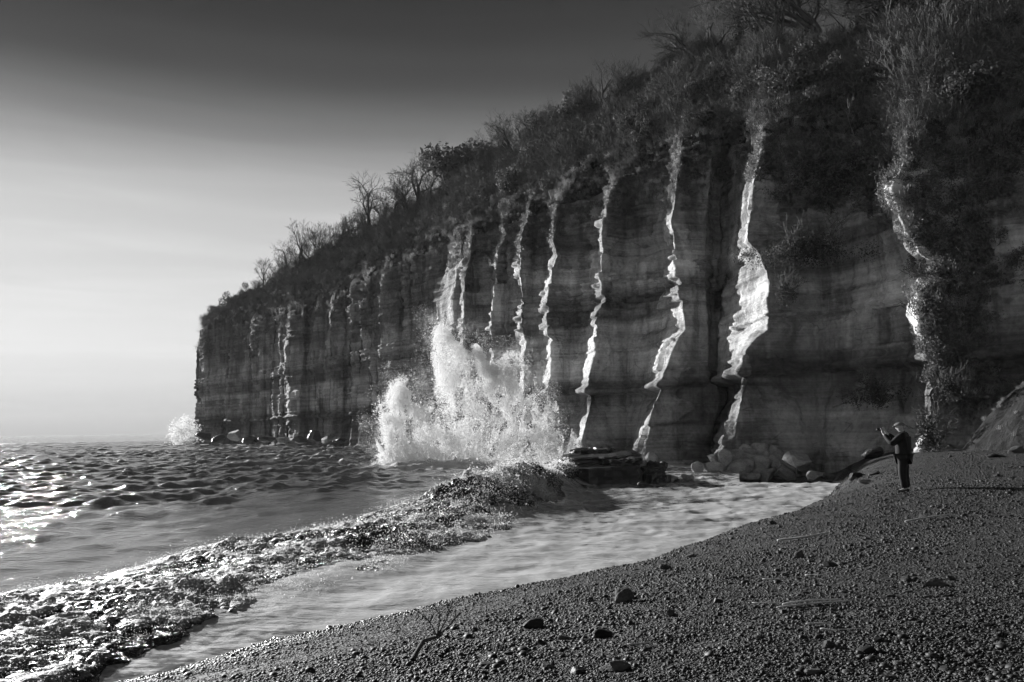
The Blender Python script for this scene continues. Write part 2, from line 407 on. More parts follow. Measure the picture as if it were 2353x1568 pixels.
NZ = 250
cols = []       # (segment position) -> per-row image x, depth
Dc = np.array([c[0] for c in corners], float)
def row_x(c, yimg):
    k, v = edge(c[1]); return np.interp(yimg, k, v)
zt_c = []
for D, o in corners:
    kx, vx = edge(o); xt = vx[0]
    ytop = np.interp(xt, RT_X, RT_Y); zt_c.append(float(at(xt, ytop, D)[2]))
zt_c = np.array(zt_c)
fr = np.linspace(0, 1, NZ)
CP = []       # corner curves (corner, row, xyz)
for (D, o), zt in zip(corners, zt_c):
    z = -1.5 + fr * (zt + 1.5)
    yimg = 997 - (z - CAM_H) * FPX / D / S
    p = at(row_x((D, o), yimg), yimg, D); p[:, 2] = z
    lean = np.interp(np.asarray(D), [60, 100, 200], [.07, .05, .04])
    p[:, 1] += lean * np.clip(z, 0, 99); p[:, 0] *= (1 + lean * np.clip(z, 0, 99) / D)
    CP.append(p)
CP = np.array(CP)
U = []; UM = []; um = 0.0; CORNER_UM = []
for i in range(len(CP) - 1):
    a, b = CP[i], CP[i + 1]
    CORNER_UM.append(um); L_ = float(np.linalg.norm(a[NZ // 2, :2] - b[NZ // 2, :2]))
    pxw = abs(float(to_px(a[NZ // 2])[0] - to_px(b[NZ // 2])[0])) * S
    n = int(np.clip(max(pxw * 1.25, L_ / .5), 3, 110)) if i > 1 else 30
    for t in np.arange(n) / n:
        U.append(a * (1 - t) + b * t); UM.append(um + t * L_)
    um += L_
U.append(CP[-1]); UM.append(um)
P = np.array(U); UM = np.array(UM)                 # (nu, NZ, 3)
nu = len(P)
t = np.gradient(P, axis=0); t[..., 2] = 0
ker = np.array([1, 2, 3, 2, 1.]) / 9
for ax in (0, 1): t[..., ax] = np.apply_along_axis(lambda v: np.convolve(np.pad(v, 2, 'edge'), ker, 'valid'), 0, t[..., ax])
nrm = np.stack([-t[..., 1], t[..., 0], np.zeros_like(t[..., 0])], -1)      # towards the sea
nrm /= np.linalg.norm(nrm, axis=-1, keepdims=True) + 1e-9
nrm *= np.sign(-(nrm[..., 0:1] * .8 + nrm[..., 1:2] * .6) + 1e-6) * np.where(np.abs(nrm[..., 0:1] * .8 + nrm[..., 1:2] * .6) < 1e-9, 0, 1)
X, Y, Z = P[..., 0], P[..., 1], P[..., 2]
um2 = UM[:, None] + 0 * Z
zz = Z + .8 * fbm(X * .03, Y * .03, 0 * Z, 3) - .012 * X
bounds = np.cumsum(rng.lognormal(math.log(.75), .6, 70)) - 2; bstr = rng.uniform(0, 1, 80) ** 2.2
li = np.searchsorted(bounds, zz)
lo = bounds[np.clip(li - 1, 0, 69)]; hi = bounds[np.clip(li, 0, 69)]
dz = np.minimum(zz - lo, hi - zz)
lay = rng.uniform(-.30, .30, 80)[np.clip(li, 0, 79)]
blen = rng.uniform(1.2, 4.0, 80)[np.clip(li, 0, 79)]; bph = rng.uniform(0, 9, 80)[np.clip(li, 0, 79)]
bc = um2 / blen + bph + .25 * vn(um2 * .5, zz * 1.3, 0 * zz); cell = np.floor(bc)
blk = _hash(cell, li, 0 * li + 3) - .5; bd = np.minimum(bc - cell, 1 - bc + cell) * blen
mass = sstep(-.25, .35, fbm(X * .09, Y * .09, Z * .12 + 9, 3))                       # where the rock is broken rather than massive
b2_ = np.cumsum(rng.lognormal(math.log(2.0), .45, 40)) - 3
l2 = np.searchsorted(b2_, zz + .25 * fbm(X * .2, Y * .2, 0 * Z + 3, 2)); zq = np.concatenate([[b2_[0]], .5 * (b2_[1:] + b2_[:-1]), [b2_[-1]]])[np.clip(l2, 0, 40)]
len2 = rng.uniform(2.6, 7.0, 60)[np.clip(l2, 0, 59)]; c2 = np.floor(um2 / len2 + rng.uniform(0, 9, 60)[np.clip(l2, 0, 59)] + .12 * vn(um2 * .6, zz * .8, 0 * zz + 2))
h2 = _hash(c2, l2, 0 * l2 + 11); mass2 = sstep(-.4, .2, fbm(X * .07 + 4, Y * .07, Z * .09, 3))
def pit(px, py, D, wx_, wz_, amp_):
    c_ = at(px, py, D); return -amp_ * np.exp(-((X - c_[0]) / wx_) ** 2 - ((Y - c_[1]) / 6) ** 2 - ((Z - c_[2]) / wz_) ** 2)
dist = fbm(X * .16, Y * .16, zq * .11, 3) * .55 + (h2 - .5) * mass2 * np.interp(Y, [90, 140], [.8, .4])
dist += pit(2005, 890, 57, 1.7, 2.6, 1.7) + pit(1975, 640, 58, 1.1, 5.0, .7) + pit(1455, 572, 84, 2.2, .8, 1.8) + pit(1330, 560, 91, 1.5, 1.0, 1.2) + pit(1850, 480, 61, 4.5, 1.0, 1.5) + pit(1620, 930, 77, 1.0, 1.5, 1.2) + pit(1350, 950, 91, 1.4, .9, 1.0) + pit(2040, 985, 54, .8, .7, 1.2)
dist += .5 * np.abs(fbm(X * .35, Y * .35, Z * .05 + 31, 4)) * np.clip(Y / 90, .6, 1.8) + fbm(X * .8, Y * .8, Z * .6 + 5, 5, .6) * .45
dist += lay * (.6 + 1.1 * mass) + blk * .65 * mass - .5 * bstr[np.clip(li, 0, 79)] * np.exp(-(dz / .09) ** 2) * (.3 + .7 * mass) - .16 * np.exp(-(bd / .12) ** 2) * mass
dist += .7 * np.exp(-((zz - 7.3) / .3) ** 2) - np.where(Y < 110, 1.1, .5) * sstep(7.0, 6.6, zz) * sstep(4.2, 6.3, zz) + .5 * sstep(4, 1, zz)   # the hard ledge above the dark bottom beds
dist += -.5 * sstep(.84, .97, fr)[None, :] * (1 + .7 * fbm(X * .3, Y * .3, Z * .3, 3))
cu = np.array([UM[0]] + [q for q in CORNER_UM]); dmin = np.min(np.abs(UM[:, None] - cu[None, :]), 1); damp = (.5 + .5 * sstep(.3, 1.8, dmin))[:, None]
dist = dist * np.where(Y < 135, damp, 1.0)
P = P + nrm * (dist * np.where(Y > 130, .75, 1.0))[..., None]
P[..., 2] += .08 * fbm(X * .5, Y * .5, Z * .5 + 3, 2)
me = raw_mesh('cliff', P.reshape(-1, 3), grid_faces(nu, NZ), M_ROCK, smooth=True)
tone = np.interp(zz, [0, 3, 6.3, 7.2, 8.0, 9.2, 13.8, 14.4, 17.0, 18.0, 22, 23.5, 30], [.7, .9, .45, .4, .65, 1.65, 1.75, .75, .65, 1.45, 1.35, .75, .6]) * (.55 + .8 * h2) * (.8 + .4 * blk * mass) * np.interp(Y, [100, 145, 240], [1, .55, .4])  # last factor puts the backlit darkness of the far cliff into its colour
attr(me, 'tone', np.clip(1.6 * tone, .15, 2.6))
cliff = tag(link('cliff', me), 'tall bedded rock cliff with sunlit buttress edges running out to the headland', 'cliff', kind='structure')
CLIFF = P

# ------------------------------------------------------------------ hillside above the rock
lip = P[:, -1, :].copy()
lpx = to_px(lip)[:, 0]
NR = 70
rd_y = np.interp(lpx, RD_X, RD_Y); setb = np.interp(lpx, [450, 600, 1000, 1500, 2353], [6, 16, 26, 32, 34])
ker2 = np.ones(41) / 41
lipD = np.convolve(np.pad(lip[:, 1], 20, 'edge'), ker2, 'valid')
ridge = at(lpx, rd_y, lipD + setb)
ridge[lpx < 470] = lip[lpx < 470] + np.array([6, 8, 1.0])
f = np.linspace(0, 1, NR)[None, :, None]
ker3 = np.hanning(183); ker3 /= ker3.sum()
lip_s = np.stack([np.convolve(np.pad(lip[:, k], 91, 'edge'), ker3, 'valid') for k in range(3)], -1); lip_s[lpx < 520] = lip[lpx < 520]
bl = sstep(.02, .16, f)
H = (lip[:, None, :] * (1 - bl) + lip_s[:, None, :] * bl) * (1 - f) + ridge[:, None, :] * f
bul = np.sin(np.pi * f[..., 0]) * (1 - f[..., 0]) * 1.3 * np.interp(lpx, [450, 900, 1500, 2353], [1.2, 1.5, 2.0, 2.0])[:, None]
nz = fbm(H[..., 0] * .12, H[..., 1] * .12, H[..., 2] * .12, 5)
H[..., 2] += bul + 1.4 * nz * np.sin(np.pi * f[..., 0])
back = H[:, -1:, :] + np.array([12, 26, -3.0]); back2 = back + np.array([60, 90, -30.0])
H2 = np.concatenate([H, back, back2], 1)
H2[:, 0, 2] -= .1
hill = tag(link('hillside', raw_mesh('hillside', H2.reshape(-1, 3), grid_faces(nu, NR + 2), M_SOIL)), 'steep scrub covered slope above the cliff', 'hillside', kind='structure')
HILL = H

# ================================================================== BEACH AND SEA
WL = np.array([(-40, -34), (-15, -2), (-8.7, 7.5), (-6.0, 11.2), (-2.5, 15.3), (2.2, 18.7), (4.9, 21.8), (9.7, 29.0), (13.5, 37.0), (17.2, 45.0), (20.5, 52.0), (24, 62), (30, 90)], float)
def pl_dist(x, y, pl):
    """signed distance to a polyline (right of its direction positive) and position along it"""
    best = np.full(np.shape(x), 1e9); sgn = np.ones(np.shape(x)); along = np.zeros(np.shape(x)); acc = 0
    for a, b in zip(pl[:-1], pl[1:]):
        d = b - a; L_ = math.hypot(*d); d = d / L_
        rx, ry = x - a[0], y - a[1]; tt = np.clip(rx * d[0] + ry * d[1], 0, L_)
        qx, qy = rx - tt * d[0], ry - tt * d[1]; q = np.hypot(qx, qy); s_ = np.where(rx * d[1] - ry * d[0] >= 0, 1.0, -1.0)
        m_ = q < best; best = np.where(m_, q, best); sgn = np.where(m_, s_, sgn); along = np.where(m_, acc + tt, along); acc += L_
    return best * sgn, along
def beach_z(x, y):
    d, _ = pl_dist(x, y, WL)
    d = d + .35 * fbm(x * .5, y * .5, 0 * x, 3) * sstep(8, 14, y)
    L_ = np.interp(y, [10, 15, 20, 60], [5.6, 4.5, 2.0, 2.2])
    dp = np.clip(d, 0, None)
    z = 1.75 * (1 - np.exp(-dp / L_)) + .02 * dp
    z = np.where(d < 0, np.maximum(np.interp(y, [11, 17], [.035, .13]) * d, -1.3), z)
    z = z + .07 * sstep(1.0, 1.25, d + .5 * fbm(x * .8, y * .8, 0 * x + 4, 3))                # little scarp cut by the last waves
    z = z + .05 * fbm(x * .35, y * .35, 0 * x + 8, 4) * sstep(-.5, 1.5, d) + .02 * fbm(x * 2, y * 2, 0 * x, 3) * sstep(-.5, .5, d)
    return z
def polar(az0, az1, na, d0, d1, nd, cy0=0.0):
    A = np.radians(np.linspace(az0, az1, na))[:, None]; D = np.geomspace(d0, d1, nd)[None, :]
    return D * np.sin(A), D * np.cos(A) + cy0
bx, by = polar(-95, 100, 420, 1.2, 110, 230, -5.0)
bz = beach_z(bx, by)
tag(link('beach', raw_mesh('beach', np.stack([bx, by, bz], -1).reshape(-1, 3), grid_faces(*bx.shape), M_BEACH)), 'dark shingle beach sloping down to the wash', 'beach', kind='structure')

BR = np.array([(-16, -4), (-9.6, 9.5), (-7.6, 14.5), (-5.6, 19.5), (-3.6, 25.5), (-1.7, 32), (0, 38.5), (1.8, 45), (4.2, 51.5), (6.0, 58), (7, 66)], float)
def breaker(x, y):
    n, al = pl_dist(x, y, BR)
    A = np.interp(y, [-5, 10, 20, 30, 36, 40, 46, 52, 58, 64], [.14, .16, .20, .38, .95, 1.15, 1.0, .8, .4, 0])
    n2 = n + .5 * fbm(x * .3, y * .3, 0 * x, 3)
    w = np.where(n2 < 0, 4.2, np.interp(y, [10, 30, 40], [2.4, 1.7, 1.2]))
    return A * np.exp(-(n2 / w) ** 2), n, al
waves = []
for i in range(72):
    lam = float(np.geomspace(.75, 18, 72)[i]) * random.uniform(.9, 1.1); th = R(-52) + random.gauss(0, .8 if lam < 5 else .45)
    a = float(np.interp(lam, [.75, 2, 4, 8, 18], [.012, .034, .048, .048, .045])) * random.uniform(.5, 1.3)
    waves.append((lam, th, a, random.uniform(0, 6.28)))
def sea(x, y, spacing):
    z = np.zeros_like(x); dx = np.zeros_like(x); dy = np.zeros_like(x)
    for lam, th, a, ph in waves:
        kx, ky = math.cos(th) * 2 * math.pi / lam, math.sin(th) * 2 * math.pi / lam
        att = sstep(1.6, 3.5, lam / spacing); q = kx * x + ky * y + ph
        z += a * att * np.sin(q); c = a * att * np.cos(q) * .75; dx += math.cos(th) * c; dy += math.sin(th) * c
    return z, dx, dy
def sea_patch(sx_, sy_, sp_):
    n_br, _ = pl_dist(sx_, sy_, BR); n_wl, _ = pl_dist(sx_, sy_, WL)
    zb, _, _ = breaker(sx_, sy_)
    open_ = sstep(-1.5, -20, n_br) * (1 - .6 * sstep(50, 22, np.hypot(sx_, sy_)))
    open_ = np.where(sy_ > 62, np.maximum(open_, sstep(60, 75, sy_) * .8), open_)
    gust = .7 + .6 * fbm(sx_ * .02, sy_ * .02, 0 * sx_, 3)
    zs, dxs, dys = sea(sx_, sy_, sp_)
    amp = .14 + .86 * open_ * gust
    inn = sstep(-.5, 1.5, n_br) * (sy_ < 64)
    farw = sstep(20, 34, sy_)
    rip = .05 * fbm(sx_ * .9, sy_ * .45, 0 * sx_, 4) + .09 * fbm(sx_ * .22 + 4, sy_ * .30, 0 * sx_, 3)
    rip = rip + inn * (.05 + .13 * farw) * (.5 - np.abs(fbm(sx_ * .55 + 2, sy_ * .8, 0 * sx_, 4, .55)) * 1.6)
    wz = zs * amp * (1 - .75 * inn) + zb + rip * (1 - open_) + .04 * inn
    wz = wz + inn * np.maximum(0, .10 * sstep(3, -1.0, n_wl))
    wz = wz - .15 * sstep(17.5, 12, sy_) * inn * sstep(-5.0, -1.0, n_wl)
    wx = sx_ + dxs * amp * (1 - .8 * inn); wy = sy_ + dys * amp * (1 - .8 * inn)
    crest = sstep(.16, .36, zs * amp + .12 * fbm(sx_ * .05, sy_ * .05, 0 * sx_ + 3, 3)) * .66
    cl_d = np.min(np.hypot(sx_[..., None] - CLIFF[::24, 8, 0], sy_[..., None] - CLIFF[::24, 8, 1]), -1)
    fo = np.maximum(crest, .75 * sstep(9, 1, cl_d) * (sy_ < 230))
    fo = np.maximum(fo, inn * (.66 - .20 * farw * sstep(2.5, 8, -n_wl) + .10 * sstep(2.0, .3, -n_wl)))
    fo = np.maximum(fo, .40 * sstep(-7, -2, n_br) * (sy_ < 30))
    fo = np.maximum(fo, .9 * sstep(15, 5, np.hypot((sx_ + 3) * .8, sy_ - 82)))
    fo = fo - .34 * sstep(17, 11.5, sy_) * inn
    fo = fo + .16 * fbm(sx_ * .12, sy_ * .25, 0 * sx_ + 2, 3)
    return np.stack([wx, wy, wz], -1).reshape(-1, 3), np.clip(fo, 0, 1).ravel(), np.clip(1 - open_, 0, 1).ravel(), grid_faces(*sx_.shape)
g1x, g1y = polar(-56, 44, 520, 6.0, 48.5, 250)
A_ = np.radians(np.linspace(-46, 15, 460))[:, None]; D_ = np.concatenate([np.geomspace(48.4, 380, 580), np.geomspace(388, 3300, 70)])[None, :]
g2x, g2y = D_ * np.sin(A_), D_ * np.cos(A_)
pa = sea_patch(g1x, g1y, np.hypot(g1x, g1y) * .0085); pb_ = sea_patch(g2x, g2y, np.hypot(g2x, g2y) * np.where(np.hypot(g2x, g2y) < 380, .0037, .03))
me = raw_mesh('sea', np.vstack([pa[0], pb_[0]]), np.vstack([pa[3], pb_[3] + len(pa[0])]), M_WATER)
attr(me, 'foam', np.concatenate([pa[1], pb_[1]])); attr(me, 'calm', np.concatenate([pa[2], pb_[2]]))
tag(link('sea', me), 'choppy grey sea with white caps and a foamy wash on the shore', 'sea', kind='structure')

# ------------------------------------------------------------------ the breaking wave's foam
seg = np.hypot(*np.diff(BR, axis=0).T); cum = np.concatenate([[0], np.cumsum(seg)])
a0, a1 = 12.5, cum[-1] - 5
tt = [a0]
while tt[-1] < a1:
    yy = np.interp(tt[-1], cum, BR[:, 1]); tt.append(tt[-1] + max(.035, .0028 * max(yy, 8)))
tt = np.array(tt); NN = 190; nn = np.linspace(-1, 1, NN)
cx_ = np.interp(tt, cum, BR[:, 0]); cy_ = np.interp(tt, cum, BR[:, 1])
sm_ = np.ones(61) / 61
cx_ = np.convolve(np.pad(cx_, 30, 'edge'), sm_, 'valid'); cy_ = np.convolve(np.pad(cy_, 30, 'edge'), sm_, 'valid')
tx, ty = np.gradient(cx_), np.gradient(cy_); tl = np.hypot(tx, ty); tx /= tl; ty /= tl
bw = np.interp(cy_, [8, 16, 24, 32, 38, 46, 56], [6.6, 6.0, 5.0, 3.6, 1.7, 1.2, .8]); fw = np.interp(cy_, [8, 13, 18, 26, 34, 40, 50, 58], [2.4, 2.6, 2.9, 3.2, 2.6, 1.6, 1.3, 1.0])
bw = bw + 1.0 * fbm(tt * .35, 0 * tt, 0 * tt + 3, 3); fw = fw + 1.1 * fbm(tt * .45, 0 * tt, 0 * tt + 7, 4)
off = np.where(nn[None, :] < 0, nn[None, :] * bw[:, None], nn[None, :] * fw[:, None])
fx = cx_[:, None] + ty[:, None] * off; fy = cy_[:, None] - tx[:, None] * off
zb2, _, _ = breaker(fx, fy)
wx_ = fx + .5 * fbm(fx * .9, fy * .9, 0 * fx, 3); wy_ = fy + .5 * fbm(fx * .9 + 8, fy * .9, 0 * fx, 3)
b = billow(wx_ * 1.7, wy_ * 1.7, 0 * fx, 6, .68); b2 = 1 - billow(wx_ * .6 + 5, wy_ * .6, 0 * fx + 2, 5, .6)
st_ = billow(off * .8 + .6 * fbm(fx, fy, 0 * fx, 3), tt[:, None] * 2.6 + 0 * off, 0 * fx + 4, 5, .6)
lump = .7 * b + .45 * st_ + .3 * np.clip(b2 - .45, 0, 1)
envl = sstep(1.0, .72, np.abs(nn))[None, :]
hgt = np.interp(cy_, [8, 14, 22, 30, 37, 42, 50, 60], [.24, .30, .38, .50, .9, .7, .5, .3])[:, None]
frt = np.where(nn > 0, 1 - .65 * nn, 1)[None, :]
fz = zb2 + hgt * frt * lump * envl * (.55 + .75 * sstep(-.3, .4, fbm(fx * .25, fy * .25, 0 * fx + 6, 3))) - .10 * (1 - envl) + .02
disp = .35 * hgt * lump * envl
fx2 = fx + ty[:, None] * disp * .9 + .16 * fbm(fx * 4, fy * 4, fz * 4, 4, .65) * envl; fy2 = fy - tx[:, None] * disp * .9 + .16 * fbm(fx * 4 + 9, fy * 4, fz * 4, 4, .65) * envl
me = raw_mesh('breaking_wave_foam', np.stack([fx2, fy2, fz], -1).reshape(-1, 3), grid_faces(*fx.shape), M_FOAM)
big = fbm(fx * .5, fy * .5, 0 * fx + 11, 4)
attr(me, 'crest', np.clip(.0 + .95 * lump * envl + .8 * big - .5 * sstep(37, 46, fy), 0, 1))
tag(link('breaking_wave_foam', me), 'torn white foam of the breaking wave along the shore', 'foam', kind='stuff')
# flecks thrown off the foam
sel = rng.choice(fx.size, 65000, p=(np.clip(lump * envl - .18, 0, 1) ** 2 * hgt / np.maximum(fy, 9)).ravel() / (np.clip(lump * envl - .18, 0, 1) ** 2 * hgt / np.maximum(fy, 9)).sum())
pb = np.stack([fx2, fy2, fz], -1).reshape(-1, 3)[sel]
ex = rng.exponential(.06, len(sel)) * np.interp(pb[:, 1], [8, 30, 38, 50], [.8, 1.2, 3.0, 1.2])
pb = pb + np.stack([rng.normal(0, .06, len(sel)) + ex * .35, rng.normal(0, .06, len(sel)) - ex * .2, ex], -1)
tag(droplets('foam_flecks', pb, rng.lognormal(math.log(.00030), .45, len(sel)) * np.clip(pb[:, 1], 9, 60), M_MIST), 'white flecks of spray thrown off the breaking wave', 'spray', kind='stuff')

# ------------------------------------------------------------------ the great splash against the cliff
SPL_D = 84.0
def splash_points(n, poly, D, thick, gamma, seed, edge_soft):
    """fill an outline (image coordinates at depth D, turned into metres) with droplets, thinned by noise"""
    r = np.random.default_rng(seed); W = at(np.array([p[0] for p in poly]), np.array([p[1] for p in poly]), D)[:, (0, 2)]
    lo_, hi_ = W.min(0) - edge_soft, W.max(0) + edge_soft
    out = []; tot = 0
    while tot < n:
        q = r.uniform(lo_, hi_, (60000, 2))
        d, _ = pl_dist(q[:, 0], q[:, 1], np.vstack([W, W[:1]]))
        ins = np.zeros(len(q), bool); j = len(W) - 1
        for i in range(len(W)):
            xi, yi = W[i]; xj, yj = W[j]
            ins ^= ((yi > q[:, 1]) != (yj > q[:, 1])) & (q[:, 0] < (xj - xi) * (q[:, 1] - yi) / (yj - yi + 1e-9) + xi); j = i
        sd = np.where(ins, np.abs(d), -np.abs(d))
        yv = r.normal(0, thick, len(q))
        cx0 = W[:, 0].mean(); cz0 = W[:, 1].min() - 2.0; rr = np.hypot(q[:, 0] - cx0, q[:, 1] - cz0); an = np.arctan2(q[:, 0] - cx0, q[:, 1] - cz0)
        nzv = .35 * fbm(q[:, 0] * .45 + seed, q[:, 1] * .45, yv * .25, 3) + .55 * fbm(q[:, 0] * 1.1 + seed, q[:, 1] * 1.1, yv * .5, 5, .62) + .85 * fbm(an * 11 + seed, rr * .22, yv * .3, 5, .62)
        p = sstep(-edge_soft, edge_soft * .8, sd + nzv * edge_soft * 1.7) * np.clip(.40 + 1.5 * gamma * nzv, .015, 1)
        p = np.where(sd < -edge_soft * .9, 0, p); p = p * (1 - .93 * np.exp(-((q[:, 0] + 1.6) / 2.3) ** 2 - ((q[:, 1] - 6.7) / 1.7) ** 2)) if D < 100 else p
        k = r.uniform(0, 1, len(q)) < p
        q = q[k]; out.append(np.stack([q[:, 0], D + yv[k], q[:, 1]], -1)); tot += len(q)
    return np.concatenate(out)[:n]
lobes = [
 (70000, [(1000, 748), (1012, 752), (1050, 800), (1090, 830), (1130, 880), (1180, 930), (1190, 1000), (1100, 1060), (960, 1080), (950, 980), (1000, 900), (1002, 820)], 2.2, 1.1, 1, .55),
 (26000, [(1090, 800), (1120, 830), (1150, 870), (1200, 920), (1180, 960), (1120, 900), (1095, 850)], 1.6, 1.2, 2, .6),
 (30000, [(878, 1060), (872, 990), (880, 930), (905, 890), (925, 872), (930, 900), (905, 960), (915, 1010), (960, 1060)], 1.8, 1.2, 3, .6),
 (16000, [(920, 900), (950, 930), (985, 930), (970, 1050), (910, 1050)], 1.5, 1.8, 4, .8),
 (26000, [(1140, 850), (1175, 822), (1205, 835), (1215, 880), (1250, 960), (1275, 1010), (1200, 1000), (1150, 920)], 2.0, 2.4, 5, .9),
 (60000, [(870, 1080), (900, 1030), (960, 990), (1040, 980), (1130, 1000), (1220, 985), (1265, 1000), (1300, 1060), (1330, 1090), (1250, 1105), (1050, 1108), (920, 1100)], 2.6, 1.2, 6, .6),
 (16000, [(1230, 930), (1260, 930), (1275, 960), (1320, 1030), (1360, 1060), (1300, 1075), (1240, 1040)], 1.6, 2.6, 7, .9),
]
pts = []; 
for n, poly, th, gm, sd_, es in lobes: pts.append(splash_points(int(n * .95), poly, SPL_D, th * .65, gm, sd_, es))
pts = np.concatenate(pts)
rad = rng.lognormal(math.log(.023), .5, len(pts))
mist = splash_points(70000, [(990, 735), (1020, 740), (1130, 800), (1215, 815), (1290, 960), (1350, 1075), (1300, 1105), (860, 1100), (860, 960), (915, 860), (975, 880)], SPL_D, 3.0, .8, 21, 1.6)
pts = np.concatenate([pts, mist]); rad = np.concatenate([rad, rng.lognormal(math.log(.014), .4, len(mist))])
tag(droplets('wave_splash', pts, rad, M_SPRAY), 'tall burst of white spray where the wave hits the cliff', 'splash', kind='stuff')
p2 = splash_points(3600, [(402, 1015), (398, 985), (410, 965), (425, 958), (437, 972), (450, 990), (448, 1012)], 226.0, 2.6, 1.2, 9, 1.0)
tag(droplets('distant_wave_splash', p2, rng.lognormal(math.log(.085), .4, len(p2)), M_SPRAY), 'small puff of spray at the foot of the distant headland', 'splash', kind='stuff')

# ================================================================== VEGETATION
def tube(V, F, pts, rads, sides=3):
    base = len(V); n = len(pts)
    for i, (p, r_) in enumerate(zip(pts, rads)):
        d = (pts[min(i + 1, n - 1)] - pts[max(i - 1, 0)])
        d = d / (np.linalg.norm(d) + 1e-9); u = np.cross(d, (0.3, .5, .81)); u /= np.linalg.norm(u) + 1e-9; v = np.cross(d, u)
        for k in range(sides):
            a = 2 * math.pi * k / sides; V.append(p + r_ * (math.cos(a) * u + math.sin(a) * v))
    for i in range(n - 1):
        for k in range(sides):
            a, b_ = base + i * sides + k, base + i * sides + (k + 1) % sides
            F.append((a, b_, b_ + sides, a + sides))
def grow(rs, V, F, p, d, L_, r_, lvl, maxl, spread, up, twist, kids, sides):
    nseg = 3 if lvl < 2 else 2
    pts = [p.copy()]; rad = [r_]
    for s_ in range(nseg):
        d = d + np.array([rs.gauss(0, twist), rs.gauss(0, twist), rs.gauss(0, twist) + up]); d /= np.linalg.norm(d)
        p = p + d * L_ / nseg; pts.append(p.copy()); rad.append(r_ * (1 - .42 * (s_ + 1) / nseg))
    rad = [max(q, .014) for q in rad]; tube(V, F, pts, rad, sides if lvl < 2 else 3)
    if lvl >= maxl: return
    nk = kids[min(lvl, len(kids) - 1)]
    for i in range(nk):
        t = rs.uniform(.3, 1.0) if i else 1.0; q = pts[-1] if t == 1.0 else pts[0] * 0 + (lambda j, f_: pts[j] * (1 - f_) + pts[j + 1] * f_)(min(int(t * nseg), nseg - 1), t * nseg - min(int(t * nseg), nseg - 1))
        a = np.array([rs.gauss(0, 1), rs.gauss(0, 1), rs.gauss(0, 1)]); a -= a.dot(d) * d; a /= np.linalg.norm(a) + 1e-9
        sp = spread * rs.uniform(.6, 1.25)
        nd = d * math.cos(sp) + a * math.sin(sp)
        grow(rs, V, F, q, nd, L_ * rs.uniform(.58, .82), rad[-1] * rs.uniform(.55, .8) if t < 1 else rad[-1] * .9, lvl + 1, maxl, spread, up, twist, kids, sides)
def make_tree(seed, h=6.0, maxl=5, trunks=1, r0=.14, spread=.62, up=.10, twist=.16, kids=(4, 4, 3, 3, 3), trunk_len=.3, lean=0.0):
    """trunk mesh and branch mesh of a bare tree about h metres tall"""
    rs = random.Random(seed); TV, TF, BV, BF = [], [], [], []
    for k in range(trunks):
        p = np.array([rs.gauss(0, .12) * (trunks > 1), rs.gauss(0, .12) * (trunks > 1), -.4]); d = np.array([rs.gauss(lean, .14), rs.gauss(0, .14), 1.0]); d /= np.linalg.norm(d)
        pts = [p]; rad = [r0 * 1.3]
        for s_ in range(4):
            d = d + np.array([rs.gauss(0, .12), rs.gauss(0, .12), .03]); d /= np.linalg.norm(d)
            pts.append(pts[-1] + d * (h * trunk_len + .4) / 4); rad.append(r0 * (1 - .09 * (s_ + 1)))
        tube(TV, TF, pts, rad, 6)
        for i in range(kids[0]):
            j = rs.choice([2, 3, 4, 4]); a = np.array([rs.gauss(0, 1), rs.gauss(0, 1), rs.gauss(.2, .6)]); a /= np.linalg.norm(a)
            nd = d * math.cos(spread) + a * math.sin(spread * 1.2); nd /= np.linalg.norm(nd)
            grow(rs, BV, BF, pts[j], nd, h * rs.uniform(.22, .34), r0 * .55, 1, maxl, spread, up, twist, kids, 4)
    return np.array(TV), TF, np.array(BV), BF
tree_kinds = []
for i, kw in enumerate([dict(h=7, maxl=5, r0=.26), dict(h=7, maxl=5, r0=.22, trunks=2, kids=(3, 3, 3, 3, 3)), dict(h=7, maxl=5, spread=.8, up=.06, r0=.25), dict(h=7, maxl=5, spread=.5, up=.14, r0=.22, trunk_len=.4), dict(h=7, maxl=5, trunks=3, kids=(3, 3, 3, 3, 2), spread=.55, r0=.17, trunk_len=.2)]):
    tv, tf, bv, bf = make_tree(40 + i, **kw)
    tree_kinds.append((raw_mesh('trunk', tv, tf, M_BARK), raw_mesh('crown', bv, bf, M_BARK), max(bv[:, 2].max(), 1)))
def leaf_cloud(seed, n, rx, ry, rz, size, lumps=9, hollow=.35, flat=0.0):
    rs = np.random.default_rng(seed)
    c = rs.normal(0, .45, (lumps, 3)); c[:, 2] = np.abs(c[:, 2]) * .9
    k = rs.integers(0, lumps, n); d = rs.normal(0, 1, (n, 3)); d /= np.linalg.norm(d, axis=1)[:, None]
    p = c[k] + d * (rs.uniform(hollow, 1, n) ** .6 * .48)[:, None]
    p *= np.array([rx, ry, rz]); nrm_ = d + rs.normal(0, .6, (n, 3)); nrm_ /= np.linalg.norm(nrm_, axis=1)[:, None]
    u = np.cross(nrm_, rs.normal(0, 1, (n, 3))); u /= np.linalg.norm(u, axis=1)[:, None]; v = np.cross(nrm_, u)
    s_ = size * rs.uniform(.6, 1.4, n)[:, None]
    V = np.stack([p - u * s_, p - v * s_ * .55, p + u * s_, p + v * s_ * .55], 1).reshape(-1, 3)
    return V, np.arange(n * 4).reshape(n, 4)
ever_kinds = []
for i in range(3):
    V, F = leaf_cloud(60 + i, 2600, 1.9, 1.9, 2.0, .13, 11); V[:, 2] += .6
    tv, tf = [], []
    for kk in range(4): tube(tv, tf, [np.array([0, 0, -.4]), np.array([random.gauss(0, .4), random.gauss(0, .4), 1.6])], [.09, .03], 4)
    ever_kinds.append((raw_mesh('trunk', np.array(tv), tf, M_BARK), raw_mesh('crown', V, F, M_EVER, False)))

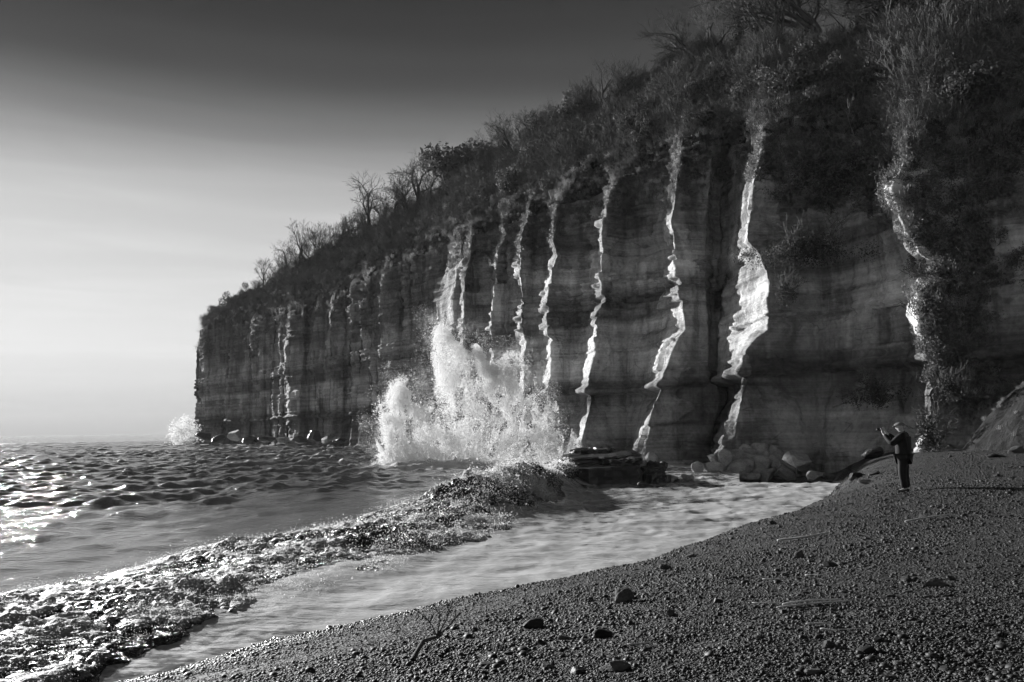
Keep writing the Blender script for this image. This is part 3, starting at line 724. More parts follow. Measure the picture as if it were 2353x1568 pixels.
def plant_tree(name, loc, height, kind, label, cat, group=None, mats=None, ever=False, native=None):
    e = empty(name, loc, random.uniform(0, 6.28), height / (native or (3.6 if ever else tree_kinds[kind][2])))
    tr, crn = (ever_kinds[kind % 3] if ever else tree_kinds[kind % 5])[:2]
    link('trunk', tr, e); link('crown', crn, e)
    return tag(e, label, cat, group)
def ridge_at(px, back=0.0, f_=1.0):
    """ground point on the hillside seen near image column px, f_ = 0 lip .. 1 ridge"""
    j = int(round(f_ * (NR - 1))); i = int(np.argmin(np.abs(to_px(HILL[:, j, :])[:, 0] - px)))
    p = HILL[i, j].copy(); p[1] += back; p[2] -= .15; return p
named = [   # image x, height m, kind, where on the slope, evergreen, label
 (470, 3.2, 4, .5, False, 'small wind-bent bush hanging over the outermost tip of the headland'),
 (500, 4.6, 0, .8, True, 'rounded evergreen bush on the headland brow, just in from the tip'),
 (535, 4.0, 1, .9, True, 'low dark evergreen bush beside the rounded bush on the headland brow'),
 (562, 3.2, 2, 1., True, 'lowest dark shrub in the dip of the headland skyline'),
 (605, 6.4, 3, 1., False, 'slim bare tree standing alone at the first rise of the skyline'),
 (628, 6.0, 0, 1., False, 'small bare tree beside the slim one at the first rise of the skyline'),
 (655, 7.0, 2, 1., False, 'bare tree at the left end of the ridge wood'),
 (692, 8.4, 1, 1., False, 'bushy bare tree peaking the left group of the ridge wood'),
 (735, 6.6, 4, 1., False, 'low many-stemmed bare tree right of the left peak of the ridge wood'),
 (775, 6.4, 0, 1., False, 'bare tree in the even row left of the crooked oak'),
 (850, 10.0, 2, 1., False, 'spreading crooked bare oak standing clear of the ridge'),
 (905, 8.0, 0, 1., False, 'tangled bare tree just right of the crooked oak'),
 (960, 10.0, 2, 1., False, 'wide twisted bare tree left of the dark domed tree'),
 (1050, 8.6, 1, 1., True, 'dark domed evergreen tree on the middle of the ridge'),
 (1120, 6.5, 1, 1., False, 'bare tree right of the dark domed tree on the ridge'),
 (1255, 4.2, 0, 1., True, 'pointed dark evergreen at the left of the notch on the upper ridge'),
 (1300, 4.4, 2, 1., True, 'dark evergreen beside the pointed one on the upper ridge'),
 (1385, 7.0, 3, 1., False, 'twiggy bare tree on the upper ridge below the tall wood'),
]
for px, h_, kd, f_, ev, lb in named:
    plant_tree('evergreen_bush' if ev else 'bare_tree', ridge_at(px, 0, f_), h_ * 1.3, kd, lb, 'bush' if ev else 'tree', 'trees and bushes along the skyline', ever=ev)
def zone(px):
    return ('above the dark fluted headland cliff' if px < 900 else 'above the splash' if px < 1180 else 'above the thin bright rock edges' if px < 1500 else 'above the broad bright rock strip' if px < 1800 else 'above the pale rock bay' if px < 2080 else 'at the far right of the picture')
rowx = list(np.arange(630, 1640, 11)) 
for px in rowx:
    if any(abs(px - q[0]) < 9 for q in named): continue
    for _ in range(2 if px > 1350 else 1):
        plant_tree('bare_tree', ridge_at(px + random.uniform(-8, 8), random.uniform(0, 5), random.uniform(.84, 1)), random.uniform(6.0, 9.0) * (.7 if px > 1400 else .85 if px > 1150 else 1), random.randrange(5),
               'leafless tree in the ridge wood ' + zone(px), 'tree', 'ridge trees ' + zone(px))
for px, f_ in [(random.uniform(700, 2330), random.uniform(.12, .82)) for _ in range(95)]:
    plant_tree('bare_shrub', ridge_at(px, 0, f_), random.uniform(2.6, 5.0), random.randrange(5), 'leafless shrub in the scrub on the slope ' + zone(px), 'shrub', 'leafless shrubs ' + zone(px))
for px, f_ in [(random.uniform(560, 1150), random.uniform(.55, 1.0)) for _ in range(70)]:
    plant_tree('bare_shrub', ridge_at(px, 0, f_), random.uniform(3.0, 5.2), random.randrange(5), 'leafless shrub crowding under the ridge trees ' + zone(px), 'shrub', 'shrubs under the ridge trees ' + zone(px))
for px, f_ in [(random.uniform(1050, 2300), random.uniform(.1, .7)) for _ in range(60)]:
    plant_tree('evergreen_bush', ridge_at(px, 0, f_), random.uniform(1.4, 4.0), random.randrange(3), 'dark leafy bush among the bare scrub ' + zone(px), 'bush', 'leafy bushes ' + zone(px), ever=True)
# tall trees at the top of the slope
tall = [(1560, 6, 1, .94, 'tall dense bare tree leftmost of the tall wood at the top edge'),
        (1610, 8.5, 0, .94, 'tall dense bare tree left of the ivy-dark trunk'),
        (1655, 11, 4, .96, 'many-stemmed tall tree against the ivy-dark trunk'),
        (1745, 15, 3, .97, 'tall tree right of the ivy-dark trunk with sky between its branches'),
        (1800, 15, 1, .97, 'twin-stemmed tall tree in the gap of sky at the top'),
        (1850, 16, 2, .98, 'wide tall tree with arching boughs in the gap of sky at the top'),
        (1915, 15, 0, .98, 'tall tree at the right side of the gap of sky'),
        (1985, 13, 4, .95, 'dark tall tree closing the gap of sky on the right')]
for px, h_, kd, f_, lb in tall: plant_tree('bare_tree', ridge_at(px, 1, f_), h_, kd, lb, 'tree', 'tall trees at the top of the slope')
for px in np.arange(2030, 2420, 26):
    plant_tree('bare_tree', ridge_at(px, 1, random.uniform(.6, .95)), random.uniform(8, 13), random.randrange(5), 'dark bare tree in the shaded wood at the top right', 'tree', 'shaded trees at the top right')
# the ivy clad trunk
p0 = ridge_at(1700, 0, .9); e = empty('ivy_clad_tree', p0)
tv, tf = [], []; tube(tv, tf, [np.array([0, 0, -.5]), np.array([.1, 0, 5]), np.array([-.15, .1, 10]), np.array([.1, 0, 17.0])], [.4, .34, .28, .15], 7)
link('trunk', raw_mesh('trunk', np.array(tv), tf, M_BARK), e)
V, F = leaf_cloud(91, 5000, 1.3, 1.3, 1.0, .13, 22); kz = np.random.default_rng(5).uniform(0, 15, 5000); V[:, 2] = V[:, 2] * .9 + np.repeat(kz, 4); V[:, :2] *= np.repeat(.45 + .5 * (1 - kz / 18), 4)[:, None]
link('ivy', raw_mesh('ivy', V, F, M_EVER, False), e)
tag(e, 'dark upright tree trunk wrapped in ivy at the left side of the gap of sky', 'tree')
# scrub clumps scattered over the slope
def clump(seed, n, h_, r_, leaves, mat_t, mat_l):
    rs = random.Random(seed); V, F = [], []
    for i in range(n):
        a = rs.uniform(0, 6.28); p = np.array([rs.gauss(0, .3), rs.gauss(0, .3), -.15]); d = np.array([math.cos(a) * rs.uniform(.1, .8), math.sin(a) * rs.uniform(.1, .8), 1.0]); d /= np.linalg.norm(d)
        grow(rs, V, F, p, d, h_ * rs.uniform(.35, .7), r_, 2, 4, .55, .05, .2, (3, 3, 3, 2), 3)
    nt = len(F); Vl, Fl = leaf_cloud(seed, leaves, .75, .75, .6, .06, 7)
    V = np.array(V); me = bpy.data.meshes.new('clump')
    faces = F + [tuple(int(q) + len(V) for q in f_) for f_ in Fl]
    me.from_pydata(np.vstack([V, Vl + [0, 0, .3]]).tolist(), [], faces); me.materials.append(mat_t); me.materials.append(mat_l)
    me.polygons.foreach_set('material_index', np.array([0] * nt + [1] * len(Fl), np.int32)); me.update(); return me
def grass_tuft(seed, n, h_):
    rs = random.Random(seed); V, F = [], []
    for i in range(n):
        a = rs.uniform(0, 6.28); b_ = np.array([rs.gauss(0, .16), rs.gauss(0, .16), 0]); d = np.array([math.cos(a), math.sin(a), 0]); L_ = h_ * rs.uniform(.5, 1)
        w_ = np.array([-d[1], d[0], 0]) * .012; m_ = b_ + d * L_ * .25 + np.array([0, 0, L_ * .7]); t_ = b_ + d * L_ * .65 + np.array([0, 0, L_ * .8 * rs.uniform(.6, 1.1)])
        k = len(V); V += [b_ - w_, b_ + w_, m_ + w_, m_ - w_, t_]; F += [(k, k + 1, k + 2, k + 3), (k + 3, k + 2, k + 4)]
    me = bpy.data.meshes.new('tuft'); me.from_pydata([list(v) for v in V], [], F); me.materials.append(M_GRASS); me.update(); return me
def leaf_patch(seed, n, rx, rz, size, mat):
    V, F = leaf_cloud(seed, n, rx, .25, rz, size, 8); return raw_mesh('ivy_patch', V, F, mat, False)
src = [clump(70 + i, 9, 1.5, .022, 90 if i < 3 else 20, M_TWIG, M_LEAF) for i in range(6)] + [grass_tuft(80, 90, .9), grass_tuft(81, 70, 1.2)]
NS = 6500
ui = rng.integers(0, nu - 1, NS * 3); rj = (rng.uniform(0, 1, NS * 3) * (NR - 1.01))
w_ = np.linalg.norm(HILL[ui, NR - 1] - HILL[ui, 0], axis=1) * (np.linalg.norm(HILL[np.minimum(ui + 1, nu - 1), NR // 2] - HILL[ui, NR // 2], axis=1) + .02)
w_ *= 1 / np.clip(HILL[ui, 0, 1], 60, 250) ** 1.2
ch = rng.choice(len(ui), NS, replace=False, p=w_ / w_.sum()); ui = ui[ch]; rj = rj[ch]
j0 = rj.astype(int); fr_ = (rj - j0)[:, None]; tu = rng.uniform(0, 1, NS)[:, None]
q0 = HILL[ui, j0] * (1 - fr_) + HILL[ui, j0 + 1] * fr_; q1 = HILL[ui + 1, j0] * (1 - fr_) + HILL[ui + 1, j0 + 1] * fr_
sp_pts = q0 * (1 - tu) + q1 * tu
rot = np.stack([rng.normal(.25, .25, NS), rng.normal(0, .25, NS), rng.uniform(0, 6.28, NS)], -1)
sc_ = rng.uniform(.7, 1.5, NS) * np.interp(rj / NR, [0, .1, .4, 1], [.55, .8, 1.2, 1.1]); 
idx = rng.integers(0, 6, NS); gr = (rng.uniform(0, 1, NS) < np.interp(rj / NR, [0, .15, .5], [.6, .25, .05])); idx = np.where(gr, rng.integers(6, 8, NS), idx)
tag(scatter('hillside_scrub', sp_pts, rot, np.repeat(sc_[:, None], 3, 1), src, idx), 'tangle of leafless scrub and dry grass covering the slope', 'scrub', kind='stuff')

# ivy and brambles hanging on the face, thick on the right
nI = 3300
ui = rng.integers(0, nu, nI * 8); vj = rng.integers(0, NZ, nI * 8); q = CLIFF[ui, vj]; qp = to_px(q); fz_ = vj / NZ
mk = fbm(q[:, 0] * .16, q[:, 1] * .16, q[:, 2] * .16, 4)
den = sstep(2120, 2210, qp[:, 0] + 120 * (fz_ - .5) + 110 * mk) * sstep(.36, .6, fz_ + .6 * mk) * (.06 + .5 * (mk > .0))
den = np.maximum(den, sstep(.80, .97, fz_ + .12 * mk) * (.55 + .45 * (qp[:, 0] > 1500)))
den = np.maximum(den, .9 * sstep(.78, .86, fz_ + .12 * mk) * sstep(1740, 1790, qp[:, 0]) * sstep(2100, 2030, qp[:, 0]) * (mk > -.1))
den *= np.where((qp[:, 0] > 1640) & (qp[:, 0] < 1765) & (fz_ < .88), .05, 1)
den *= np.concatenate([[0], np.diff(UM)])[ui] * np.clip(80 / q[:, 1], .2, 1.5)
ch = rng.choice(len(ui), nI, replace=False, p=den / den.sum()); q = q[ch]; nn_ = nrm[ui[ch], vj[ch]]
ang = np.arctan2(nn_[:, 0], -nn_[:, 1])
src = [leaf_patch(100 + i, 130, .75, .8, .075, M_LEAF) for i in range(4)] + [clump(110, 6, 1.2, .018, 60, M_TWIG, M_LEAF), grass_tuft(83, 60, .8)]
pr = np.array([.26, .22, .2, .1, .12, .10])
tag(scatter('cliff_ivy', q + nn_ * .12, np.stack([rng.normal(.15, .2, nI), rng.normal(0, .2, nI), ang + rng.normal(0, .3, nI)], -1), np.repeat(rng.uniform(.45, 1.15, nI)[:, None], 3, 1), src, rng.choice(6, nI, p=pr)),
    'ivy and brambles hanging over the cliff top and down the right side', 'ivy', kind='stuff')

# ------------------------------------------------------------------ pebbles
def pebble(seed, sub=1):
    bm = bmesh.new(); bmesh.ops.create_icosphere(bm, subdivisions=sub, radius=1.0); rs = np.random.default_rng(seed)
    co = np.array([v.co[:] for v in bm.verts]); co *= 1 + .22 * vn(co[:, 0] * 1.2 + seed, co[:, 1] * 1.2, co[:, 2] * 1.2)[:, None]
    co *= np.array([1.0, rs.uniform(.6, .95), rs.uniform(.32, .62)])
    for v, c_ in zip(bm.verts, co): v.co = c_
    me = bpy.data.meshes.new('pebble'); bm.to_mesh(me); bm.free(); me.polygons.foreach_set('use_smooth', np.ones(len(me.polygons), bool)); me.materials.append(M_PEBBLE); return me
src = [pebble(i, 2 if i < 4 else 1) for i in range(7)]
NP = 300000
D_ = np.exp(rng.uniform(math.log(3.6), math.log(48), NP)); A_ = np.radians(rng.uniform(-38, 40, NP)); px_, py_ = D_ * np.sin(A_), D_ * np.cos(A_)
wd, _ = pl_dist(px_, py_, WL); k = wd > rng.normal(-.1, .25, NP) - 1.6 * sstep(17.5, 12, py_) * rng.uniform(0, 1, NP); px_, py_, D_ = px_[k], py_[k], D_[k]; n = len(px_)
r_ = rng.lognormal(math.log(.0105), .44, n) * np.interp(D_, [4, 12, 30, 48], [.82, 1.05, 1.7, 2.0]); wd2, _ = pl_dist(px_, py_, WL); r_ *= (1 + .45 * fbm(wd2 * .9 + .6 * vn(px_ * .4, py_ * .4, 0 * px_), 0 * px_, px_ * .06, 3)) * np.where(rng.uniform(0, 1, n) < .015, 1.7, 1)
pz = beach_z(px_, py_) + r_ * .12
tag(scatter('beach_pebbles', np.stack([px_, py_, pz], -1), np.stack([rng.normal(0, .35, n), rng.normal(0, .35, n), rng.uniform(0, 6.28, n)], -1), np.repeat(r_[:, None], 3, 1), src, rng.integers(0, 7, n)),
    'small dark pebbles covering the beach', 'pebbles', kind='stuff')

# ================================================================== ROCKS, DRIFTWOOD, PERSON
def ground_z(x, y): return np.maximum(beach_z(np.asarray(x, float), np.asarray(y, float)), 0.0)
def ground_at(px, py, dmax=62.0):
    D = np.arange(3.0, dmax, .05); q = at(np.full(D.shape, px), np.full(D.shape, py), D)
    k = np.nonzero(q[:, 2] <= ground_z(q[:, 0], q[:, 1]))[0]
    return q[k[0]] if len(k) else q[-1]
def rock_mesh(seed, sx, sy, sz, cuts=9, sub=3, name='boulder', mat=None):
    bm = bmesh.new(); bmesh.ops.create_icosphere(bm, subdivisions=sub, radius=1.0)
    co = np.array([v.co[:] for v in bm.verts]); rs = np.random.default_rng(seed)
    for _ in range(cuts):
        n = rs.normal(0, 1, 3); n /= np.linalg.norm(n); d = rs.uniform(.45, .82)
        e_ = co @ n - d; co = co - np.where(e_ > 0, e_, 0)[:, None] * n
    co += .035 * np.stack([vn(co[:, 0] * 4 + k * 9 + seed, co[:, 1] * 4, co[:, 2] * 4) for k in range(3)], -1)
    co *= np.array([sx, sy, sz])
    for v, c_ in zip(bm.verts, co): v.co = c_
    me = bpy.data.meshes.new(name); bm.to_mesh(me); bm.free(); me.materials.append(mat or M_BOULDER); return me
def rock(name, p, w, d, h, seed, label, cat='boulder', group=None, mat=None, rz=None, tilt=.12, sink=.25, cuts=9, sub=3):
    o = link(name, rock_mesh(seed, w / 2, d / 2, h / 2, cuts, sub, name, mat)); rs = random.Random(seed)
    o.location = (p[0], p[1], p[2] + h / 2 - h * sink); o.rotation_euler = (rs.gauss(0, tilt), rs.gauss(0, tilt), rs.uniform(0, 6.28) if rz is None else rz)
    return tag(o, label, cat, group)

# wave-cut slab standing in the surf
def slab_mesh(seed, w, d, h, name):
    """an irregular flat slab: outline polygon, ragged bedded sides, rough top"""
    rs = random.Random(seed); n = 40; V = []; F = []
    ring = []
    for i in range(n):
        a = 2 * math.pi * i / n; c_, s_ = math.cos(a), math.sin(a); k = (abs(c_) ** 3.2 + abs(s_) ** 3.2) ** (-1 / 3.2)
        ring.append((c_ * k * w / 2 * (1 + rs.gauss(0, .035)), s_ * k * d / 2 * (1 + rs.gauss(0, .035))))
    lev = 7
    for j in range(lev):
        f_ = j / (lev - 1); ins = rs.uniform(-.05, .05) * min(w, d) * .5
        for x_, y_ in ring:
            L_ = math.hypot(x_, y_); q = 1 + (ins + rs.gauss(0, .02)) / L_
            V.append((x_ * q, y_ * q, f_ * h + rs.gauss(0, .015)))
    for j in range(lev - 1):
        for i in range(n): F.append((j * n + i, j * n + (i + 1) % n, (j + 1) * n + (i + 1) % n, (j + 1) * n + i))
    for r_ in (.75, .45, .15):
        b_ = len(V)
        for x_, y_ in ring: V.append((x_ * r_, y_ * r_, h + rs.gauss(0, .03) + .04))
        for i in range(n): F.append((b_ - n + i, b_ - n + (i + 1) % n, b_ + (i + 1) % n, b_ + i))
    F.append(tuple(range(len(V) - n, len(V))))
    return raw_mesh(name, np.array(V), F, M_WET, False)
e = empty('rock_ledge', (5.2, 51.0, -.3), R(-14), 1.18)
for k, (x_, y_, z_, w_2, d_2, h_2, rz) in enumerate([(0, 0, 0, 4.6, 6.5, 1.25, 0), (-.25, .5, 1.27, 3.6, 5.0, .45, .08), (1.3, -1.0, 1.27, 1.7, 2.6, .28, -.2), (-.6, 1.4, 1.75, 2.3, 2.4, .22, .15)]):
    o = link('rock_slab', slab_mesh(20 + k, w_2, d_2, h_2, 'rock_slab'), e, (x_, y_, z_)); o.rotation_euler = (.02, -.03, rz)
tag(e, 'broad dark flat-topped rock ledge in the surf, right of the great splash', 'rock ledge')
e = empty('rock_stack', (8.25, 49.0, -.3), R(20))
for k, (x_, y_, z_, w_2, d_2, h_2) in enumerate([(0, 0, 0, 1.5, 1.6, .9), (-.1, .1, .92, 1.2, 1.3, .35), (.1, 0, 1.28, .95, 1.1, .3), (1.0, -.1, 0, 1.0, .9, .55)]):
    o = link('rock_slab', slab_mesh(40 + k, w_2, d_2, h_2, 'rock_slab'), e, (x_, y_, z_)); o.rotation_euler = (.03, .05, .3 * k)
tag(e, 'small layered rock stack with a bright edge at the right end of the dark ledge', 'rock')
def prock(px, py, D, wpx, hpx, seed, label, **kw):
    k = D / FPX / S * 1.0; p = at(px, py, D); w = wpx * S * D / FPX; h = hpx * S * D / FPX
    return rock(kw.pop('name', 'boulder'), (p[0], p[1], p[2] - h * .1), w * 1.12, w * kw.pop('deep', .9), h * 1.35, seed, label, **kw)
for i, (px, py, D, w, h, lb, mt) in enumerate([
 (1480, 1122, 45, 40, 18, 'small dark wet rock awash below the rock stack', M_WET), (1510, 1106, 47, 22, 10, 'smallest dark rock awash left of the pale surf rocks', M_WET),
 (1545, 1104, 49, 34, 18, 'pale wet rock in the foam, left of three in a row', M_BOULDER), (1580, 1104, 50, 36, 20, 'pale wet rock in the foam, middle of three in a row', M_BOULDER), (1612, 1106, 51, 30, 12, 'pale wet rock in the foam, right of three in a row', M_BOULDER),
 (1497, 1060, 62, 34, 24, 'square boulder at the cliff foot behind the rock stack', M_BOULDER), (1452, 1052, 66, 50, 22, 'dark boulder at the cliff foot behind the rock ledge', M_WET)]):
    prock(px, py, D, w, h, 300 + i, lb, mat=mt, group='rocks in the surf')
pile = [(1640, 1082, 52, 26), (1668, 1070, 50, 34), (1700, 1086, 60, 26), (1690, 1055, 46, 28), (1722, 1060, 44, 34), (1748, 1048, 40, 40), (1742, 1080, 56, 30), (1776, 1076, 30, 40), (1786, 1052, 26, 30), (1640, 1060, 30, 20), (1715, 1040, 30, 20), (1765, 1096, 44, 20), (1800, 1094, 48, 22), (1812, 1080, 40, 24), (1660, 1096, 40, 18), (1720, 1098, 40, 18), (1605, 1085, 24, 30)]
pl_lab = ['grey block at the left end of the rubble heap', 'long block on the left shoulder of the rubble heap', 'broad block low in the middle of the rubble heap', 'rounded block high on the left of the rubble heap', 'block just below the top of the rubble heap', 'upright pale block crowning the rubble heap', 'flat block under the upright one in the rubble heap', 'leaning upright shard right of the rubble heap crown', 'small shard behind the leaning one on the rubble heap', 'small block on the upper left edge of the rubble heap', 'topmost small stone left of the crowning block of the rubble heap', 'low stone at the front right foot of the rubble heap', 'wide low stone right of the rubble heap foot', 'rounded stone between the rubble heap and the big pale boulder', 'low stone at the front left foot of the rubble heap', 'low stone at the front middle foot of the rubble heap', 'dark upright stone standing left of the rubble heap']
for i, ((px, py, w, h), lb) in enumerate(zip(pile, pl_lab)):
    prock(px, py, 57 + (1098 - py) * .05, w * 1.25, h * 1.25, 330 + i, lb, group='rubble heap at the cliff foot', tilt=.35, deep=.85, cuts=12)
prock(1838, 1074, 54, 76, 46, 351, 'big pale angular boulder right of the rubble heap', group='rubble heap at the cliff foot', cuts=12)
prock(1870, 1098, 52, 60, 18, 352, 'low flat boulder right of the big pale boulder', group='rubble heap at the cliff foot')
prock(2005, 1046, 53, 56, 26, 353, 'long low rounded boulder at the cliff foot left of the person', cuts=6, mat=M_WET)
# far ledges under the headland
for i, (px, py, w, h) in enumerate([(430, 1016, 44, 14), (470, 1008, 40, 20), (505, 1012, 44, 14), (540, 1006, 40, 22), (575, 1014, 46, 14), (612, 1012, 40, 12), (650, 1014, 44, 12), (690, 1014, 40, 14), (722, 1008, 50, 22), (752, 1014, 46, 16), (785, 1016, 40, 12)]):
    prock(px, py, float(dav(px)) - 9, w, h, 370 + i, ['wave-washed rock at the very tip of the headland foot', 'hump of rock just behind the distant puff of spray', 'low rock right of the distant puff of spray', 'pointed pale rock at the foot of the headland', 'flat rock right of the pointed pale one under the headland', 'low dark rock under the headland, left of its middle', 'low dark rock under the middle of the headland', 'low dark rock left of the pale slab heap under the cliff', 'tilted pale slab heap at the foot of the far cliff', 'grey rock right of the tilted slab heap under the far cliff', 'last low rock before the white surf under the far cliff'][i], group='rocks under the headland', mat=M_WET if i % 3 else M_BOULDER)
# stones on the beach that stand out from the pebbles
stones = [(1430, 1384, 60, 40, 'largest dark rounded stone at the edge of the wash', 1.0), (1529, 1308, 30, 14, 'dark oval stone lying at the very edge of the wash', 1.), (1837, 1282, 26, 18, 'dark round stone in the middle of the upper beach', 1.), (1911, 1302, 44, 14, 'flat grey stone right of the dark round one on the upper beach', 1.), (2150, 1348, 70, 22, 'wedge-shaped flat slab lying alone on the right of the beach', 1.), (2186, 1334, 22, 14, 'small stone propped on the wedge-shaped slab', 1.), (1541, 1416, 24, 22, 'dark upright cobble right of the largest stone', 1.), (1386, 1466, 56, 24, 'dark broad stone near the bottom, left of centre of the beach', 1.), (1411, 1542, 84, 26, 'long flat stone at the bottom edge of the beach', 1.), (1226, 1440, 62, 20, 'flat slab pair at the edge of the wet shingle', 1.), (1259, 1536, 36, 14, 'small oval stone left of the long flat stone at the bottom', 1.), (1330, 1548, 44, 18, 'dark stone touching the long flat stone at the bottom', 1.), (1904, 1490, 36, 24, 'black round stone low on the right of the beach', 1.), (1996, 1500, 56, 16, 'flat grey stone right of the black round one', 1.), (1836, 1510, 34, 12, 'small rectangular flat stone left of the black round one', 1.), (1801, 1409, 24, 12, 'pale speckled flat pebble stone below the white sticks', 1.), (1871, 1546, 50, 14, 'flat dark stone at the bottom right of the beach', 1.), (1966, 1100, 44, 16, 'dark flat boulder on the far beach left of the person', 1.), (1901, 1100, 36, 16, 'dark boulder where the far wash meets the beach', 1.), (2012, 1090, 36, 10, 'flat stone on the far beach close to the person', 1.), (1993, 1110, 46, 8, 'long thin slab lying below the flat boulder on the far beach', 1.), (1849, 1130, 34, 12, 'dark stone in the foam at the far end of the wash', 1.), (1590, 1280, 30, 10, 'dark flat stone by the wash, right of the oval stone', 1.), (1775, 1205, 20, 10, 'small stone at the steep beach edge', 1.), (2330, 1042, 50, 20, 'pale block at the foot of the earth bank on the right edge', 1.), (2290, 1050, 60, 10, 'thin pale slab by the earth bank', 1.), (1300, 1470, 40, 12, 'flat stone above the long flat stone at the bottom', 1.), (1650, 1385, 30, 12, 'small flat stone halfway up the beach', 1.), (2040, 1560, 44, 14, 'dark flat stone at the bottom edge on the far right', 1.), (1120, 1530, 44, 12, 'low wet stone in the shingle at the bottom centre', 1.)]
for i, (px, py, w, h, lb, q) in enumerate(stones):
    p = ground_at(px, py); D = p[1]; k = S * D / FPX
    rock('beach_stone', p, w * k * .95, w * k * .7, h * k * 1.25, 400 + i, lb, 'stone', 'larger stones on the beach', M_PEBBLE if i % 2 else M_STONE, sink=.30, cuts=7 if i % 3 else 11, rz=random.uniform(-.3, .3))
rs_ = np.random.default_rng(77); cnt = 0
while cnt < 70:
    px, py = rs_.uniform(1150, 2340), rs_.uniform(1060, 1560); p = ground_at(px, py)
    if beach_z(p[0], p[1]) < .15: continue
    k = rs_.lognormal(math.log(.05), .3) * (1 + .02 * p[1]); cnt += 1
    zc = 'in the foreground at the bottom of the beach' if p[1] < 8.5 else 'in the middle of the beach' if p[1] < 16 else 'near and beyond the person'
    rock('beach_cobble', p, k * 1.6, k * 1.1, k * .55, 600 + cnt % 12, 'grey flat cobble among the pebbles ' + zc, 'cobble', 'cobbles ' + zc, M_PEBBLE if cnt % 3 else M_STONE, sub=2, cuts=6)

def make_wood():
    m = Mat('bleached_driftwood', .35, .7, .3); n = m.noise(m.pos((1, 1, 1), obj=True), 14, 4, .6); m.color(m.rng(n, .3, .7, .28, .5)); return m.m
M_WOOD = make_wood()
def stick(px, py, L_, ang, r_, seed, label, bend=.08, fork=False):
    p = ground_at(px, py); rs = random.Random(seed); V, F = [], []; n = 7; pts = []
    for i in range(n):
        t_ = i / (n - 1) - .5; x_, y_ = p[0] + math.cos(ang) * L_ * t_ + rs.gauss(0, bend * L_ * .3), p[1] + math.sin(ang) * L_ * t_ + rs.gauss(0, bend * L_ * .3)
        pts.append(np.array([x_ - p[0], y_ - p[1], float(beach_z(x_, y_)) - float(beach_z(p[0], p[1])) + r_ * 1.6 + .02]))
    tube(V, F, pts, [r_ * (1 - .5 * i / n) for i in range(n)], 6)
    if fork: tube(V, F, [pts[3], pts[3] + np.array([L_ * .12, L_ * .12, .05]), pts[3] + np.array([L_ * .3, L_ * .16, .04])], [r_ * .6, r_ * .45, r_ * .25], 5)
    F.append(tuple(range(5, -1, -1)))
    return tag(link('driftwood_stick', raw_mesh('driftwood_stick', np.array(V), F, M_WOOD), loc=(p[0], p[1], float(beach_z(p[0], p[1])))), label, 'stick', 'driftwood sticks')
for i, a in enumerate([(1865, 1388, .62, .02, .012, 'upper of the pair of straight pale sticks side by side'), (1872, 1394, .78, .06, .010, 'lower, longer of the pair of straight pale sticks'), (1850, 1316 - 76, .95, -.2, .022, 'curved forked driftwood twig on the upper beach'), (1777, 1337, .28, -.5, .008, 'short pale twig above the stick pair'), (1877, 1327, .26, -.4, .009, 'short curved pale twig right of the twigs above the stick pair'), (1828, 1372, .30, .9, .006, 'thin twig standing up left of the stick pair'), (1760, 1393, .30, -.6, .007, 'thin twig left of the straight pale sticks'), (1882, 1442, .22, -.1, .010, 'short thick pale stick below the stick pair'), (1905, 1459, .14, -.6, .010, 'shortest thick pale stick at the lower right of the stick pair'), (1934, 1455, .36, -.05, .005, 'long thin straw right of the shortest stick'), (1469, 1490, .2, .1, .008, 'pale chip of wood low on the left of the beach'), (2130, 1176 + 20, .9, .1, .02, 'dark bleached stick lying right of the person')]):
    stick(*a[:5], 500 + i, a[5], fork=(i == 2), bend=.16 if i in (2, 3, 4) else .03)
# dark branch stranded in the wash
p = ground_at(1000, 1490); rs = random.Random(3); V, F = [], []
a_, b_ = ground_at(948, 1522), ground_at(1004, 1486)
main = [a_ + np.array([0, 0, .02]), a_ * .6 + b_ * .4 + np.array([0, 0, .14]), b_ + np.array([0, 0, .10])]
tube(V, F, main, [.026, .02, .015], 6)
e = empty('stranded_branch', a_); Vm = np.array(V) - a_
link('limb', raw_mesh('limb', Vm, F, M_BARK), e)
V, F = [], []
for d_ in ([.02, .05, .30], [.16, .05, .34], [.26, .02, .26], [-.14, .05, .22]):
    q = main[2]; d_ = np.array(d_); tube(V, F, [q, q + d_ * .5 + np.array([.02, 0, 0]), q + d_], [.010, .007, .003], 5)
    tube(V, F, [q + d_ * .6, q + d_ * .8 + np.array([.08, .02, .05])], [.008, .004], 4); tube(V, F, [q + d_ * .75, q + d_ + np.array([-.06, .02, .03])], [.007, .003], 4)
link('twigs', raw_mesh('twigs', np.array(V) - a_, F, M_BARK), e)
tag(e, 'dark forked branch stranded at the edge of the wash', 'branch')

# bushes clinging to the face
def face_bush(name, px, py, D, w, h, n, seed, label, dense=1.0, leaf=.07):
    p = at(px, py, D); e = empty(name, p)
    V, F = leaf_cloud(seed, n, w * .62, w * .22, h * .5, leaf, 16, .2); V[:, 2] -= h * .3
    link('foliage', raw_mesh('foliage', V, F, M_EVER, False), e)
    rs = random.Random(seed); TV, TF = [], []
    for i in range(16):
        b_ = np.array([rs.uniform(-w * .35, w * .35), .5, rs.uniform(-h * .2, h * .2)]); d_ = np.array([rs.gauss(0, .5), -.7, rs.gauss(.5, .4)]); d_ /= np.linalg.norm(d_)
        grow(rs, TV, TF, b_, d_, h * .3, .03, 2, 4, .5, .05, .2, (3, 3, 3, 2), 3)
    link('stem', raw_mesh('stem', np.array(TV), TF, M_TWIG), e); return tag(e, label, 'bush')
face_bush('hanging_bush', 1872, 560, 58.5, 5.6, 3.8, 6500, 140, 'large dark bush overhanging the middle of the pale rock bay')
